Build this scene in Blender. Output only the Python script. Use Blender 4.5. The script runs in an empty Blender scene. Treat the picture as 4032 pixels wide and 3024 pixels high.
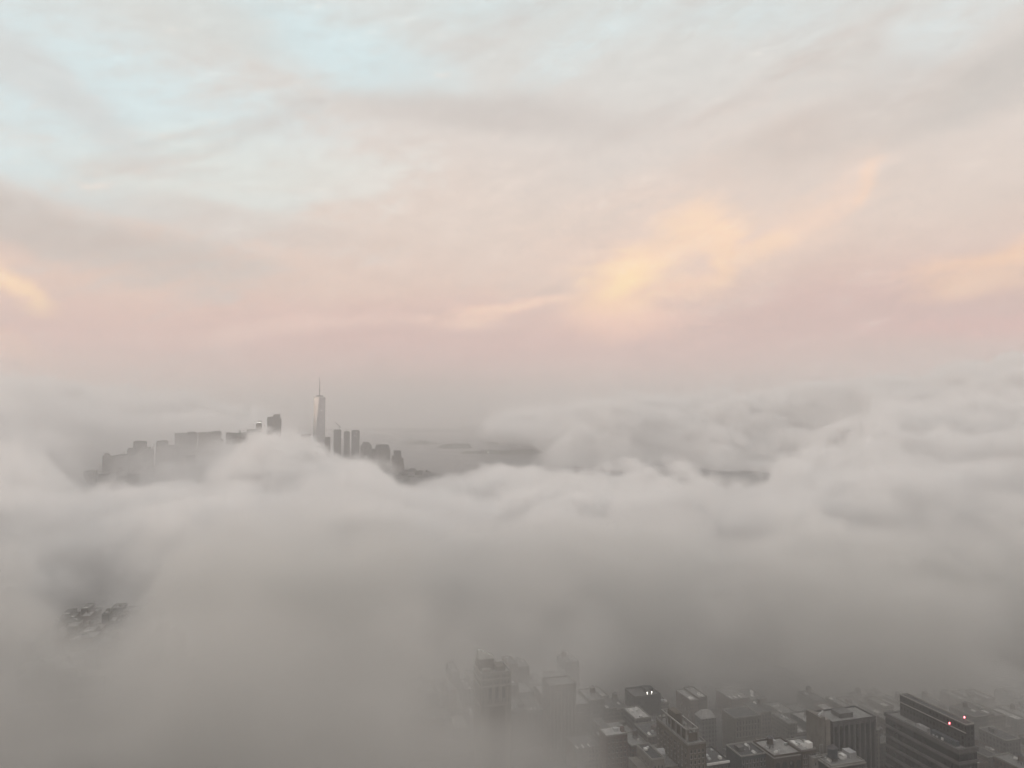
import bpy, bmesh, math, random
import numpy as np
from mathutils import Vector, Matrix, Euler

SC = bpy.context.scene
COL = SC.collection
R = math.radians

# ------------------------------------------------------------------ camera
F = 2912.0                      # focal length in pixels of the 4032 px photo
CAMZ = 300.0
PITCH = math.atan(128 / F)
cd = bpy.data.cameras.new("camera")
cd.sensor_width = 36.0
cd.lens = 36.0 * F / 4032
cd.clip_start = 1.0
cd.clip_end = 90000
cam = bpy.data.objects.new("camera", cd)
COL.objects.link(cam)
cam.location = (0, 0, CAMZ)
cam.rotation_euler = (R(90) + PITCH, 0, 0)
SC.camera = cam

SC.view_settings.view_transform = 'Standard'
SC.view_settings.look = 'None'
SC.view_settings.exposure = 0.0
SC.view_settings.gamma = 1.0
cy = SC.cycles
cy.use_adaptive_sampling = True
cy.adaptive_threshold = 0.035
cy.adaptive_min_samples = 24
cy.use_denoising = True
try:
    cy.denoiser = 'OPENIMAGEDENOISE'
except Exception:
    pass
cy.max_bounces = 12
cy.diffuse_bounces = 2
cy.glossy_bounces = 2
cy.transmission_bounces = 2
cy.volume_bounces = 8
cy.volume_step_rate = 2.6
cy.volume_max_steps = 256
cy.caustics_reflective = False
cy.caustics_refractive = False
cy.sample_clamp_indirect = 4.0


def ray(px, py):
    """direction through a photo pixel, scaled so that y = 1"""
    a, b = (px - 2016) / F, (1512 - py) / F
    c, s = math.cos(PITCH), math.sin(PITCH)
    d = Vector((a, c - b * s, s + b * c))
    return d / d.y


def at_y(px, py, y):
    d = ray(px, py)
    return Vector((d.x * y, y, CAMZ + d.z * y))


def at_z(px, py, z):
    d = ray(px, py)
    t = (z - CAMZ) / d.z
    return Vector((d.x * t, t, z))


# ------------------------------------------------------------------ node helper
class NT:
    def __init__(s, tree, geo=False):
        s.t = tree
        s.geo = geo

    def n(s, kind, **kw):
        o = s.t.nodes.new(kind)
        for k, v in kw.items():
            setattr(o, k, v)
        return o

    def put(s, sock, v):
        if isinstance(v, bpy.types.NodeSocket):
            s.t.links.new(v, sock)
        elif v is not None:
            sock.default_value = v

    def m(s, op, a, b=None, c=None, clamp=False):
        o = s.n('ShaderNodeMath', operation=op)
        o.use_clamp = clamp
        s.put(o.inputs[0], a)
        if b is not None:
            s.put(o.inputs[1], b)
        if c is not None:
            s.put(o.inputs[2], c)
        return o.outputs[0]

    def v(s, op, a, b=None):
        o = s.n('ShaderNodeVectorMath', operation=op)
        s.put(o.inputs[0], a)
        if b is not None:
            if op == 'SCALE':
                s.put(o.inputs[3], b)
            else:
                s.put(o.inputs[1], b)
        return o.outputs[0]

    def xyz(s, x, y, z):
        o = s.n('ShaderNodeCombineXYZ')
        s.put(o.inputs[0], x); s.put(o.inputs[1], y); s.put(o.inputs[2], z)
        return o.outputs[0]

    def sep(s, a):
        o = s.n('ShaderNodeSeparateXYZ')
        s.put(o.inputs[0], a)
        return o.outputs

    def noise(s, vec, scale, detail=4, rough=0.55, dist=0.0, color=False):
        o = s.n('ShaderNodeTexNoise')
        s.put(o.inputs['Vector'], vec)
        o.inputs['Scale'].default_value = scale
        o.inputs['Detail'].default_value = detail
        o.inputs['Roughness'].default_value = rough
        o.inputs['Distortion'].default_value = dist
        return o.outputs['Color'] if color else o.outputs[0]

    def smooth(s, x, a, b):
        o = s.n('ShaderNodeMapRange', interpolation_type='SMOOTHSTEP')
        s.put(o.inputs[0], x)
        o.inputs[1].default_value = a
        o.inputs[2].default_value = b
        o.inputs[3].default_value = 0.0
        o.inputs[4].default_value = 1.0
        return o.outputs[0]

    def mix(s, f, a, b):
        o = s.n('ShaderNodeMix', data_type='RGBA')
        s.put(o.inputs[0], f)
        for i, x in ((6, a), (7, b)):
            if isinstance(x, (tuple, list)) and len(x) == 3:
                x = (*x, 1)
            s.put(o.inputs[i], x)
        return o.outputs[2]

    def ramp(s, f, stops):
        o = s.n('ShaderNodeValToRGB')
        s.put(o.inputs[0], f)
        e = o.color_ramp.elements
        while len(e) < len(stops):
            e.new(0.5)
        for i, (p, c) in enumerate(stops):
            e[i].position = p
            e[i].color = (*c, 1)
        return o.outputs[0]


def lin(r, g, b):
    f = lambda c: (c / 255 / 12.92) if c <= 10 else ((c / 255 + 0.055) / 1.055) ** 2.4
    return (f(r), f(g), f(b))


# ------------------------------------------------------------------ sky
SUN_EL, SUN_AZ = R(9), R(-111)         # low, behind the left shoulder
W = bpy.data.worlds.new("World")
SC.world = W
W.use_nodes = True
wt = NT(W.node_tree)
for n in list(W.node_tree.nodes):
    W.node_tree.nodes.remove(n)
tc = wt.n('ShaderNodeTexCoord')
D = tc.outputs['Generated']
dx, dy, dz = wt.sep(D)
az = wt.m('ARCTAN2', dx, dy)
el = wt.m('ARCSINE', dz)


def gaz(px, py):
    d = ray(px, py).normalized()
    return math.atan2(d.x, d.y), math.asin(d.z)


# domain warp so that every patch gets a torn, wispy outline
P0 = wt.xyz(az, wt.m('MULTIPLY', el, 2.2), 0.0)
wn = wt.noise(P0, 3.2, 6, 0.55, 0, True)
wx, wy, wz = wt.sep(wn)
azw = wt.m('ADD', az, wt.m('MULTIPLY', wt.m('SUBTRACT', wx, 0.5), 0.22))
elw = wt.m('ADD', el, wt.m('MULTIPLY', wt.m('SUBTRACT', wy, 0.5), 0.10))


def blob(px, py, rx, ry, ang=0.0):
    """soft elliptical weight round a direction; ang tilts it (degrees, counter-clockwise)"""
    a0, e0 = gaz(px, py)
    c, s = math.cos(R(ang)), math.sin(R(ang))
    ux = wt.m('SUBTRACT', azw, a0)
    uy = wt.m('SUBTRACT', elw, e0)
    p = wt.m('ADD', wt.m('MULTIPLY', ux, c), wt.m('MULTIPLY', uy, s))
    q = wt.m('SUBTRACT', wt.m('MULTIPLY', uy, c), wt.m('MULTIPLY', ux, s))
    p = wt.m('DIVIDE', p, rx / F)
    q = wt.m('DIVIDE', q, ry / F)
    r2 = wt.m('ADD', wt.m('MULTIPLY', p, p), wt.m('MULTIPLY', q, q))
    return wt.m('POWER', 2.718, wt.m('MULTIPLY', r2, -1.0))


# elevation ramp, horizon to zenith
elr = wt.m('DIVIDE', elw, 1.5)
base = wt.ramp(elr, [
    (0.00, lin(206, 184, 176)), (0.03, lin(216, 184, 175)), (0.065, lin(229, 189, 180)),
    (0.105, lin(232, 202, 187)), (0.17, lin(227, 210, 199)), (0.25, lin(220, 213, 207)),
    (0.34, lin(214, 219, 217)), (0.48, lin(227, 223, 220)), (1.00, lin(250, 245, 241))])
col = base


def over(c, col_, f, k):
    return wt.mix(wt.m('MULTIPLY', f, k, clamp=True), c, col_)


# streaky cloud texture in the perspective of a flat ceiling, drawn out towards the upper right
sv = wt.xyz(wt.m('ADD', az, wt.m('MULTIPLY', el, -0.9)), wt.m('MULTIPLY', wt.m('SUBTRACT', el, wt.m('MULTIPLY', az, 0.20)), 2.6), 0.3)
st = wt.noise(sv, 4.2, 9, 0.60, 0.5)
fine = wt.noise(sv, 11.0, 9, 0.66, 0.5)
tiny = wt.noise(wt.xyz(wt.m('ADD', az, wt.m('MULTIPLY', el, -0.5)), wt.m('MULTIPLY', el, 2.4), 7.0), 26.0, 7, 0.66, 0.3)


def torn(w, lo, hi, kn=0.9):
    """tear a soft weight with the streak noise so that its edge follows the cloud structure"""
    nn = wt.m('ADD', wt.m('MULTIPLY', st, 0.35), wt.m('ADD', wt.m('MULTIPLY', fine, 0.4), wt.m('MULTIPLY', tiny, 0.25)))
    x = wt.m('ADD', w, wt.m('MULTIPLY', wt.m('SUBTRACT', nn, 0.5), kn * 2.0))
    return wt.m('MULTIPLY', wt.smooth(x, lo, hi), wt.smooth(w, 0.02, 0.25))


# openings with pale blue air behind (Nishita sky, low sun) between the cloud sheets
sky = wt.n('ShaderNodeTexSky', sky_type='NISHITA')
sky.sun_disc = False
sky.sun_elevation = SUN_EL
sky.sun_rotation = SUN_AZ
sky.altitude = 300
nish = wt.v('SCALE', sky.outputs[0], 0.05)
blue = wt.v('ADD', nish, lin(204, 221, 221))
gap = blob(380, 420, 1000, 420, -10)
for a in ((1150, 120, 700, 150, -8), (2300, 190, 480, 130, 20), (3750, 150, 420, 170, 25), (250, 700, 620, 120, -8),
          (950, 760, 420, 80, 0), (2950, 60, 500, 110, 0), (1900, 40, 500, 90, 0)):
    gap = wt.m('MAXIMUM', gap, wt.m('MULTIPLY', blob(*a), 0.5 if a[0] > 1500 else 1.0))
col = wt.mix(wt.m('MULTIPLY', torn(gap, 0.15, 1.0, 1.1), 0.88, clamp=True), col, blue)
col = over(col, lin(224, 228, 222), torn(blob(900, 700, 620, 170, 4), 0.1, 0.9), 0.7)
col = over(col, lin(211, 212, 208), torn(blob(820, 60, 330, 130, -10), 0.1, 0.9), 0.7)
col = over(col, lin(208, 207, 205), torn(blob(150, 300, 480, 120, -28), 0.2, 0.9), 0.6)
# darker grey-mauve cloud bodies
dk = wt.smooth(wt.m('ADD', wt.m('MULTIPLY', st, 0.7), wt.m('MULTIPLY', fine, 0.3)), 0.50, 0.66)
col = over(col, lin(200, 190, 184), dk, 0.55)
for a, k, c in (((100, 900, 900, 110, -9), .75, (192, 186, 181)), ((1950, 430, 680, 120, -4), .6, (198, 190, 185)),
                ((3500, 430, 620, 130, 10), .6, (200, 192, 186)), ((900, 880, 700, 90, -4), .5, (200, 192, 187)),
                ((3950, 280, 300, 90, 20), .6, (196, 194, 190))):
    col = over(col, lin(*c), torn(blob(*a), 0.15, 0.9), k)
col = over(col, lin(212, 178, 172), blob(3500, 1230, 900, 150, 2), 0.85)
col = over(col, lin(222, 186, 178), blob(1700, 1330, 1300, 100, 3), 0.6)
col = over(col, lin(186, 178, 174), blob(3300, 1500, 900, 90, 4), 0.4)
# sunlit peach cloud
for (px, py, rx, ry, an, k, c) in (
        (2520, 1080, 480, 280, 20, 0.4, (240, 206, 186)), (2900, 850, 900, 360, 20, 0.25, (230, 204, 188)),
        (2700, 880, 170, 90, 15, 0.8, (250, 214, 180)), (2790, 1010, 60, 140, 0, 0.8, (250, 212, 178)),
        (2690, 1130, 110, 60, 30, 0.7, (250, 210, 182)), (2500, 1010, 170, 80, 20, 0.75, (252, 214, 180)),
        (2480, 1110, 140, 130, 30, 1.0, (255, 219, 176)), (2430, 1210, 170, 110, 10, 0.9, (255, 213, 178)),
        (2470, 1290, 230, 60, 0, 0.8, (250, 204, 182)), (2470, 1120, 80, 60, 30, 0.9, (255, 222, 172)),
        (2940, 975, 90, 45, 20, 0.7, (250, 212, 176)), (3090, 890, 240, 80, 30, 0.6, (240, 208, 186)),
        (3300, 770, 210, 90, 45, 0.35, (238, 206, 186)), (3400, 700, 130, 34, 48, 0.5, (250, 212, 184)),
        (3960, 990, 300, 40, 10, 0.9, (246, 204, 172)), (3780, 1110, 190, 50, 10, 0.7, (244, 204, 172)),
        (4000, 1060, 260, 70, 4, 0.5, (234, 200, 178)),
        (80, 1140, 120, 42, -34, 1.0, (252, 214, 176)), (20, 1370, 240, 50, -14, 0.7, (236, 192, 172)),
        (1950, 1240, 330, 26, 9, 0.95, (252, 212, 188)), (1300, 1300, 560, 30, 4, 0.5, (238, 204, 190)),
        (1500, 950, 1000, 260, 0, 0.3, (230, 210, 196)),
        (3900, 1290, 420, 50, 0, 0.7, (224, 176, 170)), (2100, 1370, 900, 80, 2, 0.5, (224, 182, 176))):
    k2 = 1.14 if c[0] > 236 else 1.04
    col = over(col, tuple(x * k2 for x in lin(*c)), torn(blob(px, py, rx, ry, an), 0.0, 1.15, 1.0), k)
# thin bright filaments
fil = wt.m('MULTIPLY', wt.smooth(fine, 0.56, 0.72), wt.smooth(tiny, 0.45, 0.65))
col = over(col, lin(244, 234, 224), fil, 0.5)
# fine brightness structure
fl = wt.m('ADD', 0.87, wt.m('MULTIPLY', wt.m('ADD', wt.m('MULTIPLY', fine, 0.5), wt.m('MULTIPLY', tiny, 0.5)), 0.40))
col = wt.v('SCALE', col, fl)
# sunrise glow, well outside the picture on the left, behind the shoulder
ga = wt.m('DIVIDE', wt.m('SUBTRACT', az, R(-107)), R(24))
ge = wt.m('DIVIDE', wt.m('SUBTRACT', el, R(8)), R(14))
gw = wt.m('POWER', 2.718, wt.m('MULTIPLY', wt.m('ADD', wt.m('MULTIPLY', ga, ga), wt.m('MULTIPLY', ge, ge)), -1.0))
col = wt.v('ADD', col, wt.v('SCALE', (1.05, .56, .27), gw))
bg = wt.n('ShaderNodeBackground')
wt.put(bg.inputs[0], col)
bg.inputs[1].default_value = 1.0

wo = wt.n('ShaderNodeOutputWorld')
W.node_tree.links.new(bg.outputs[0], wo.inputs[0])
W.cycles.sampling_method = 'MANUAL'
W.cycles.sample_map_resolution = 512

sl = bpy.data.lights.new("sun", 'SUN')
sl.energy = 0.5
sl.angle = R(12)
sl.color = (1.0, 0.80, 0.62)
so = bpy.data.objects.new("sun", sl)
COL.objects.link(so)
sd = Vector((math.sin(SUN_AZ) * math.cos(SUN_EL), math.cos(SUN_AZ) * math.cos(SUN_EL), math.sin(SUN_EL)))
so.rotation_euler = sd.to_track_quat('Z', 'Y').to_euler()

# ------------------------------------------------------------------ fog
FX = [-900, 0, 400, 800, 1000, 1200, 1400, 1600, 1800, 2000, 2250, 2500, 3000, 3300, 3500, 4032, 4900]
FY = [300, 450, 600, 700, 820, 1100, 1500, 2000, 2500, 3000, 3600, 4300, 5200, 6500, 8000, 9500]
# top of the fog (m) for each photo column FX and distance FY
TOP = [
 # -900    0   400   800  1000  1200  1400  1600  1800  2000  2250  2500  3000  3300  3500  4032  4900
 [ 170,  170,  165,  170,  180,  180,  180,  180,  170,  155,  140,  100,   80,   80,   80,   80,   90],   # 300
 [ 170,  160,  155,  160,  170,  170,  170,  170,  160,  145,  135,  110,   90,   90,   90,   90,   90],   # 450
 [ 160,  140,  125,  140,  150,  150,  155,  150,  140,  130,  125,  115,  105,  105,  105,  110,  120],   # 600
 [ 155,  130,  105,  130,  140,  145,  150,  150,  145,  145,  140,  125,  120,  120,  125,  130,  140],   # 700
 [ 150,  135,  125,  130,  135,  140,  145,  145,  140,  140,  140,  130,  125,  125,  130,  140,  150],   # 820
 [ 150,  135,  125,  130,  135,  140,  145,  145,  140,  140,  140,  135,  130,  130,  140,  150,  160],   # 1100
 [ 170,  145,  120,  125,  140,  150,  150,  145,  140,  145,  150,  145,  145,  165,  190,  200,  210],   # 1500
 [ 220,  160,   60,   85,  135,  150,  130,   80,   75,   85,  120,  115,  125,  190,  230,  250,  260],   # 2000
 [ 280,  200,   25,   45,  130,  145,  115,   35,   60,   85,   85,   70,   70,  180,  250,  300,  330],   # 2500
 [ 380,  300,  110,  100,  140,  155,  100,   15,   60,   75,   60,    8,    0,   60,  220,  330,  380],   # 3000
 [ 460,  400,  160,  130,  100,  115,   45,    0,    0,    0,   30,    0,    0,    0,   90,  350,  440],   # 3600
 [ 520,  450,  180,  150,  120,  100,   45,    0,    0,    0,   40,   90,   60,  100,  300,  510,  550],   # 4300
 [ 580,  520,  320,  220,  120,   80,   10,    0,   10,  220,  360,  380,  390,  420,  490,  630,  670],   # 5200
 [ 640,  610,  500,  400,  320,   80,   10,    0,   20,  280,  380,  420,  440,  480,  560,  700,  720],   # 6500
 [ 660,  620,  520,  420,  330,   60,    0,    0,   20,  280,  380,  420,  440,  500,  560,  700,  720],   # 8000
 [ 660,  620,  520,  420,  330,   60,    0,    0,   20,  280,  380,  420,  440,  500,  560,  700,  720],   # 9500
]
# extinction multiplier
DEN = [
 [.11,.10,.10,.11,.12,.12,.12,.13,.16,.16,.10,.03,.006,.006,.006,.006,.02],
 [.20,.22,.30,.22,.19,.19,.19,.20,.19,.15,.12,.03,.012,.008,.008,.012,.05],
 [.34,.36,.42,.34,.32,.32,.32,.32,.26,.20,.20,.09,.045,.045,.06,.09,.2],
 [.45,.36,.22,.34,.50,.52,.52,.50,.45,.42,.42,.32,.26,.26,.32,.38,.45],
 [.62,.56,.52,.56,.65,.70,.70,.70,.70,.70,.65,.60,.60,.60,.60,.60,.65],
 [1, .9,.85,.9,.90,1,1,1,1,1,1,1,1,1,1,1,1],
 [1, .9,.85,.9,1,1,1,1,1,1,1,1,1,1,1,1,1],
 [1, 1,.70,.75,1,1,1,1,1,1,1,1,1,1,1,1,1],
 [1, .8,.16,.18,.9,1,1,.5,.8,.9,1,1,1,1,1,1,1],
 [1, .8,.05,.06,.9,1,.8,.1,.4,.6,.8,1,.8,1,1,1,1],
 [1, .8,.05,.055,.5,1,.4,.05,.02,.05,.3,.3,.3,1,1,1,1],
 [1, .8,.02,.03,.1,.2,.05,.02,.02,.05,.3,1,1,1,1,1,1],
 [1, .8,.4,.3,.2,.1,.05,.02,.3,.9,1,1,1,1,1,1,1],
 [1, 1,.8,.6,.5,.1,.05,.02,.3,.9,1,1,1,1,1,1,1],
 [1, 1,.8,.6,.5,.1,.05,.02,.3,.9,1,1,1,1,1,1,1],
 [1, 1,.8,.6,.5,.1,.05,.02,.3,.9,1,1,1,1,1,1,1],
]
TOPA, DENA = np.array(TOP, float), np.array(DEN, float)


def table(A, px, y):
    """smooth bilinear look-up"""
    fx = np.interp(px, FX, np.arange(len(FX)))
    fy = np.interp(np.log(y), np.log(FY), np.arange(len(FY)))
    i = np.clip(fx.astype(int), 0, len(FX) - 2); j = np.clip(fy.astype(int), 0, len(FY) - 2)
    u = fx - i; v = fy - j
    u = u * u * (3 - 2 * u); v = v * v * (3 - 2 * v)
    return (A[j, i] * (1 - u) * (1 - v) + A[j, i + 1] * u * (1 - v) + A[j + 1, i] * (1 - u) * v + A[j + 1, i + 1] * u * v)


# openings torn in the sheet: photo column, distance, half width in columns, half depth (log), what is left of top and density
HOLES = [(390, 900, 240, .34, .5, .26), (2440, 2650, 130, .22, .55, 1), (2460, 3300, 120, .15, .5, 1), (2900, 2700, 360, .17, .5, 1), (2000, 5000, 260, .10, .0, .0), (1900, 1350, 260, .22, .72, 1), (1350, 560, 230, .12, .8, .55),
         (2620, 3750, 180, .27, .0, .0), (2850, 3250, 190, .22, .0, .0), (3160, 3350, 140, .24, .0, .05), (1120, 1500, 200, .18, .85, 1), (2550, 680, 200, .14, .75, .45),
         (1780, 640, 110, .10, .8, .55), (3650, 1700, 300, .16, .85, 1), (2950, 1900, 260, .16, .85, 1), (650, 1700, 200, .2, .85, 1)]


def make_fog(x0, x1, y0, y1, z1, vox, sigma, soft, lump, lscale, zs=1.0, near=False, big=5.0, small=8.5):
    # the object's own mesh is a flat survey of the fog: top height and density per vertex
    ny = int(40 + (y1 - y0) / 40); nx = 150
    ys = np.exp(np.linspace(math.log(max(y0 - 50, 250)), math.log(y1 + 100), ny))
    us = np.linspace(-0.95, 0.95, nx)
    Yg, Ug = np.meshgrid(ys, us, indexing='ij')
    X = Ug * Yg
    px = 2016 + Ug * F
    top = table(TOPA, px, Yg); den = table(DENA, px, Yg)
    for hp, hy, rx, ry, kt, kd in HOLES:
        wgt = np.exp(-(((px - hp) / rx) ** 2 + (np.log(Yg / hy) / ry) ** 2) ** 1.4)
        top = top * (1 - wgt * (1 - kt)); den = den * (1 - wgt * (1 - kd))
    # the bank beyond the islands floats clear of the water
    bas = 270 * np.exp(-((px - 1960) / 250) ** 2) * np.clip((Yg - 4200) / 600, 0, 1) - 60
    me = bpy.data.meshes.new("fog")
    co = np.stack([X, Yg, np.zeros_like(X)], -1).reshape(-1, 3)
    idx = np.arange(ny * nx).reshape(ny, nx)
    q = np.stack([idx[:-1, :-1], idx[:-1, 1:], idx[1:, 1:], idx[1:, :-1]], -1).reshape(-1, 4)
    me.from_pydata(co.tolist(), [], q.tolist())
    for nm, a in (("top", top), ("den", den), ("bas", bas)):
        at = me.attributes.new(nm, 'FLOAT', 'POINT')
        at.data.foreach_set("value", a.reshape(-1).astype(np.float32))
    o = bpy.data.objects.new("fog", me)
    COL.objects.link(o)
    o["kind"] = "stuff"
    g = bpy.data.node_groups.new("fog_volume", 'GeometryNodeTree')
    g.interface.new_socket("Geometry", in_out='INPUT', socket_type='NodeSocketGeometry')
    g.interface.new_socket("Geometry", in_out='OUTPUT', socket_type='NodeSocketGeometry')
    t = NT(g)
    gi, go = t.n('NodeGroupInput'), t.n('NodeGroupOutput')
    pos = t.n('GeometryNodeInputPosition').outputs[0]
    x, y, z = t.sep(pos)
    flat = t.xyz(x, y, 0.0)

    def samp(name):
        a = t.n('GeometryNodeInputNamedAttribute', data_type='FLOAT')
        a.inputs['Name'].default_value = name
        s_ = t.n('GeometryNodeSampleNearestSurface', data_type='FLOAT')
        g.links.new(gi.outputs[0], s_.inputs['Mesh'])
        g.links.new(a.outputs['Attribute'], s_.inputs['Value'])
        g.links.new(flat, s_.inputs['Sample Position'])
        return s_.outputs['Value']
    tp, dn, bs = samp("top"), samp("den"), samp("bas")
    # billows: warped fractal noise pushes the surface in and out
    w = t.noise(pos, 1 / (lscale * 2.2), 2, 0.5, 0, True)
    wp = t.v('ADD', pos, t.v('SCALE', t.v('SUBTRACT', w, (0.5, 0.5, 0.5)), lscale * 1.3))
    wp = t.v('MULTIPLY', wp, (1, 1, 1.3))
    n1 = t.noise(wp, 1 / lscale, 6, 0.56)
    n2 = t.noise(wp, 1 / (lscale * 0.45), 4, 0.55)
    disp = t.m('ADD', t.m('MULTIPLY', t.m('SUBTRACT', n1, 0.5), lump * 9.0), t.m('MULTIPLY', t.m('ABSOLUTE', t.m('SUBTRACT', n2, 0.5)), -lump * small))
    n3 = t.noise(wp, 1 / (lscale * 0.17), 3, 0.6)
    disp = t.m('ADD', disp, t.m('MULTIPLY', t.m('SUBTRACT', n3, 0.5), lump * 1.6))
    n0 = t.noise(pos, 1 / (lscale * 3.2), 3, 0.5)
    disp = t.m('ADD', disp, t.m('MULTIPLY', t.m('SUBTRACT', n0, 0.46), lump * big))
    disp = t.m('ADD', disp, lump * 0.5)
    disp = t.m('MULTIPLY', disp, t.m('MINIMUM', t.m('ADD', 0.05, t.m('DIVIDE', tp, 130.0)), 1.3))
    if near:
        disp = t.m('SMOOTH_MIN', disp, 34.0, 30.0)
    h = t.m('SUBTRACT', t.m('ADD', tp, disp), z)
    d = t.smooth(t.m('DIVIDE', h, soft), 0.0, 1.0)
    # nothing at all where the survey says there is no fog
    d = t.m('MULTIPLY', d, t.smooth(t.m('ADD', tp, t.m('MULTIPLY', t.m('SUBTRACT', n1, 0.5), 220.0)), 8.0, 60.0))
    d = t.m('MULTIPLY', d, t.smooth(t.m('SUBTRACT', t.m('ADD', z, disp), bs), 0.0, 55.0))
    # slow density variation inside
    nd = t.noise(t.v('MULTIPLY', wp, (1, 1, 1.6)), 1 / (lscale * (1.5 if near else 1.0)), 5, 0.58)
    if near:
        d = t.m('MULTIPLY', d, t.m('ADD', 0.10, t.m('MULTIPLY', t.smooth(nd, 0.38, 0.62), 1.7)))
    else:
        d = t.m('MULTIPLY', d, t.m('ADD', 0.3, t.m('MULTIPLY', t.smooth(nd, 0.36, 0.62), 1.2)))
    d = t.m('MULTIPLY', d, t.m('MINIMUM', dn, t.m('MULTIPLY', dn, t.m('ADD', 0.62, t.m('MULTIPLY', dn, 0.38)))) if near else dn)
    vc = t.n('GeometryNodeVolumeCube')
    g.links.new(d, vc.inputs['Density'])
    vc.inputs['Min'].default_value = (x0, y0, -2)
    vc.inputs['Max'].default_value = (x1, y1, z1)
    vc.inputs['Resolution X'].default_value = int((x1 - x0) / vox)
    vc.inputs['Resolution Y'].default_value = int((y1 - y0) / vox)
    vc.inputs['Resolution Z'].default_value = int((z1 + 2) / (vox * zs))
    sm = t.n('GeometryNodeSetMaterial')
    g.links.new(vc.outputs[0], sm.inputs[0])
    mt = bpy.data.materials.new("fog")
    mt.use_nodes = True
    mn = NT(mt.node_tree)
    for n in list(mt.node_tree.nodes):
        mt.node_tree.nodes.remove(n)
    pv = mn.n('ShaderNodeVolumePrincipled')
    if near:        # shade put into the colour: the closest fog is darker, as if dimly lit
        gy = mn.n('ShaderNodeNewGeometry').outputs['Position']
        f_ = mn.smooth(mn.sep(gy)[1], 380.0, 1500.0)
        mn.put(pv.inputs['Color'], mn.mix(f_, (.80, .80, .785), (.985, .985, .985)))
    else:
        pv.inputs['Color'].default_value = (.985, .985, .985, 1)
    pv.inputs['Density'].default_value = sigma
    pv.inputs['Anisotropy'].default_value = 0.25
    om = mn.n('ShaderNodeOutputMaterial')
    mt.node_tree.links.new(pv.outputs[0], om.inputs['Volume'])
    sm.inputs['Material'].default_value = mt
    g.links.new(sm.outputs[0], go.inputs[0])
    me.materials.append(mt)
    md = o.modifiers.new("fog_volume", 'NODES')
    md.node_group = g
    return o


Q = 1.0
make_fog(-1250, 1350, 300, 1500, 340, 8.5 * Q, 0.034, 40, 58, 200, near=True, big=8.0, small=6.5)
make_fog(-2700, 2900, 1500, 3600, 640, 10.5 * Q, 0.030, 28, 44, 240, big=6.0)
make_fog(-6700, 7100, 3600, 9500, 890, 20 * Q, 0.028, 40, 46, 560, big=5.0, small=6.5)
# ------------------------------------------------------------------ haze
hb = bpy.data.meshes.new("haze")
bm = bmesh.new()
bmesh.ops.create_cube(bm, size=1)
bm.to_mesh(hb); bm.free()
hz = bpy.data.objects.new("haze", hb)
COL.objects.link(hz)
hz["kind"] = "stuff"
HZ = 900.0
hz.scale = (90000, 80000, HZ + 3)
hz.location = (0, 30000, (HZ - 3) / 2)
hm = bpy.data.materials.new("haze")
hm.use_nodes = True
for n in list(hm.node_tree.nodes):
    hm.node_tree.nodes.remove(n)
hn = NT(hm.node_tree)
pv = hn.n('ShaderNodeVolumePrincipled')
pv.inputs['Color'].default_value = (0.98, 0.97, 0.965, 1)
pv.inputs['Density'].default_value = 0.00016
pv.inputs['Anisotropy'].default_value = 0.3
om = hn.n('ShaderNodeOutputMaterial')
hm.node_tree.links.new(pv.outputs[0], om.inputs['Volume'])
hb.materials.append(hm)


# ------------------------------------------------------------------ materials
MATS = {}


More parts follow.
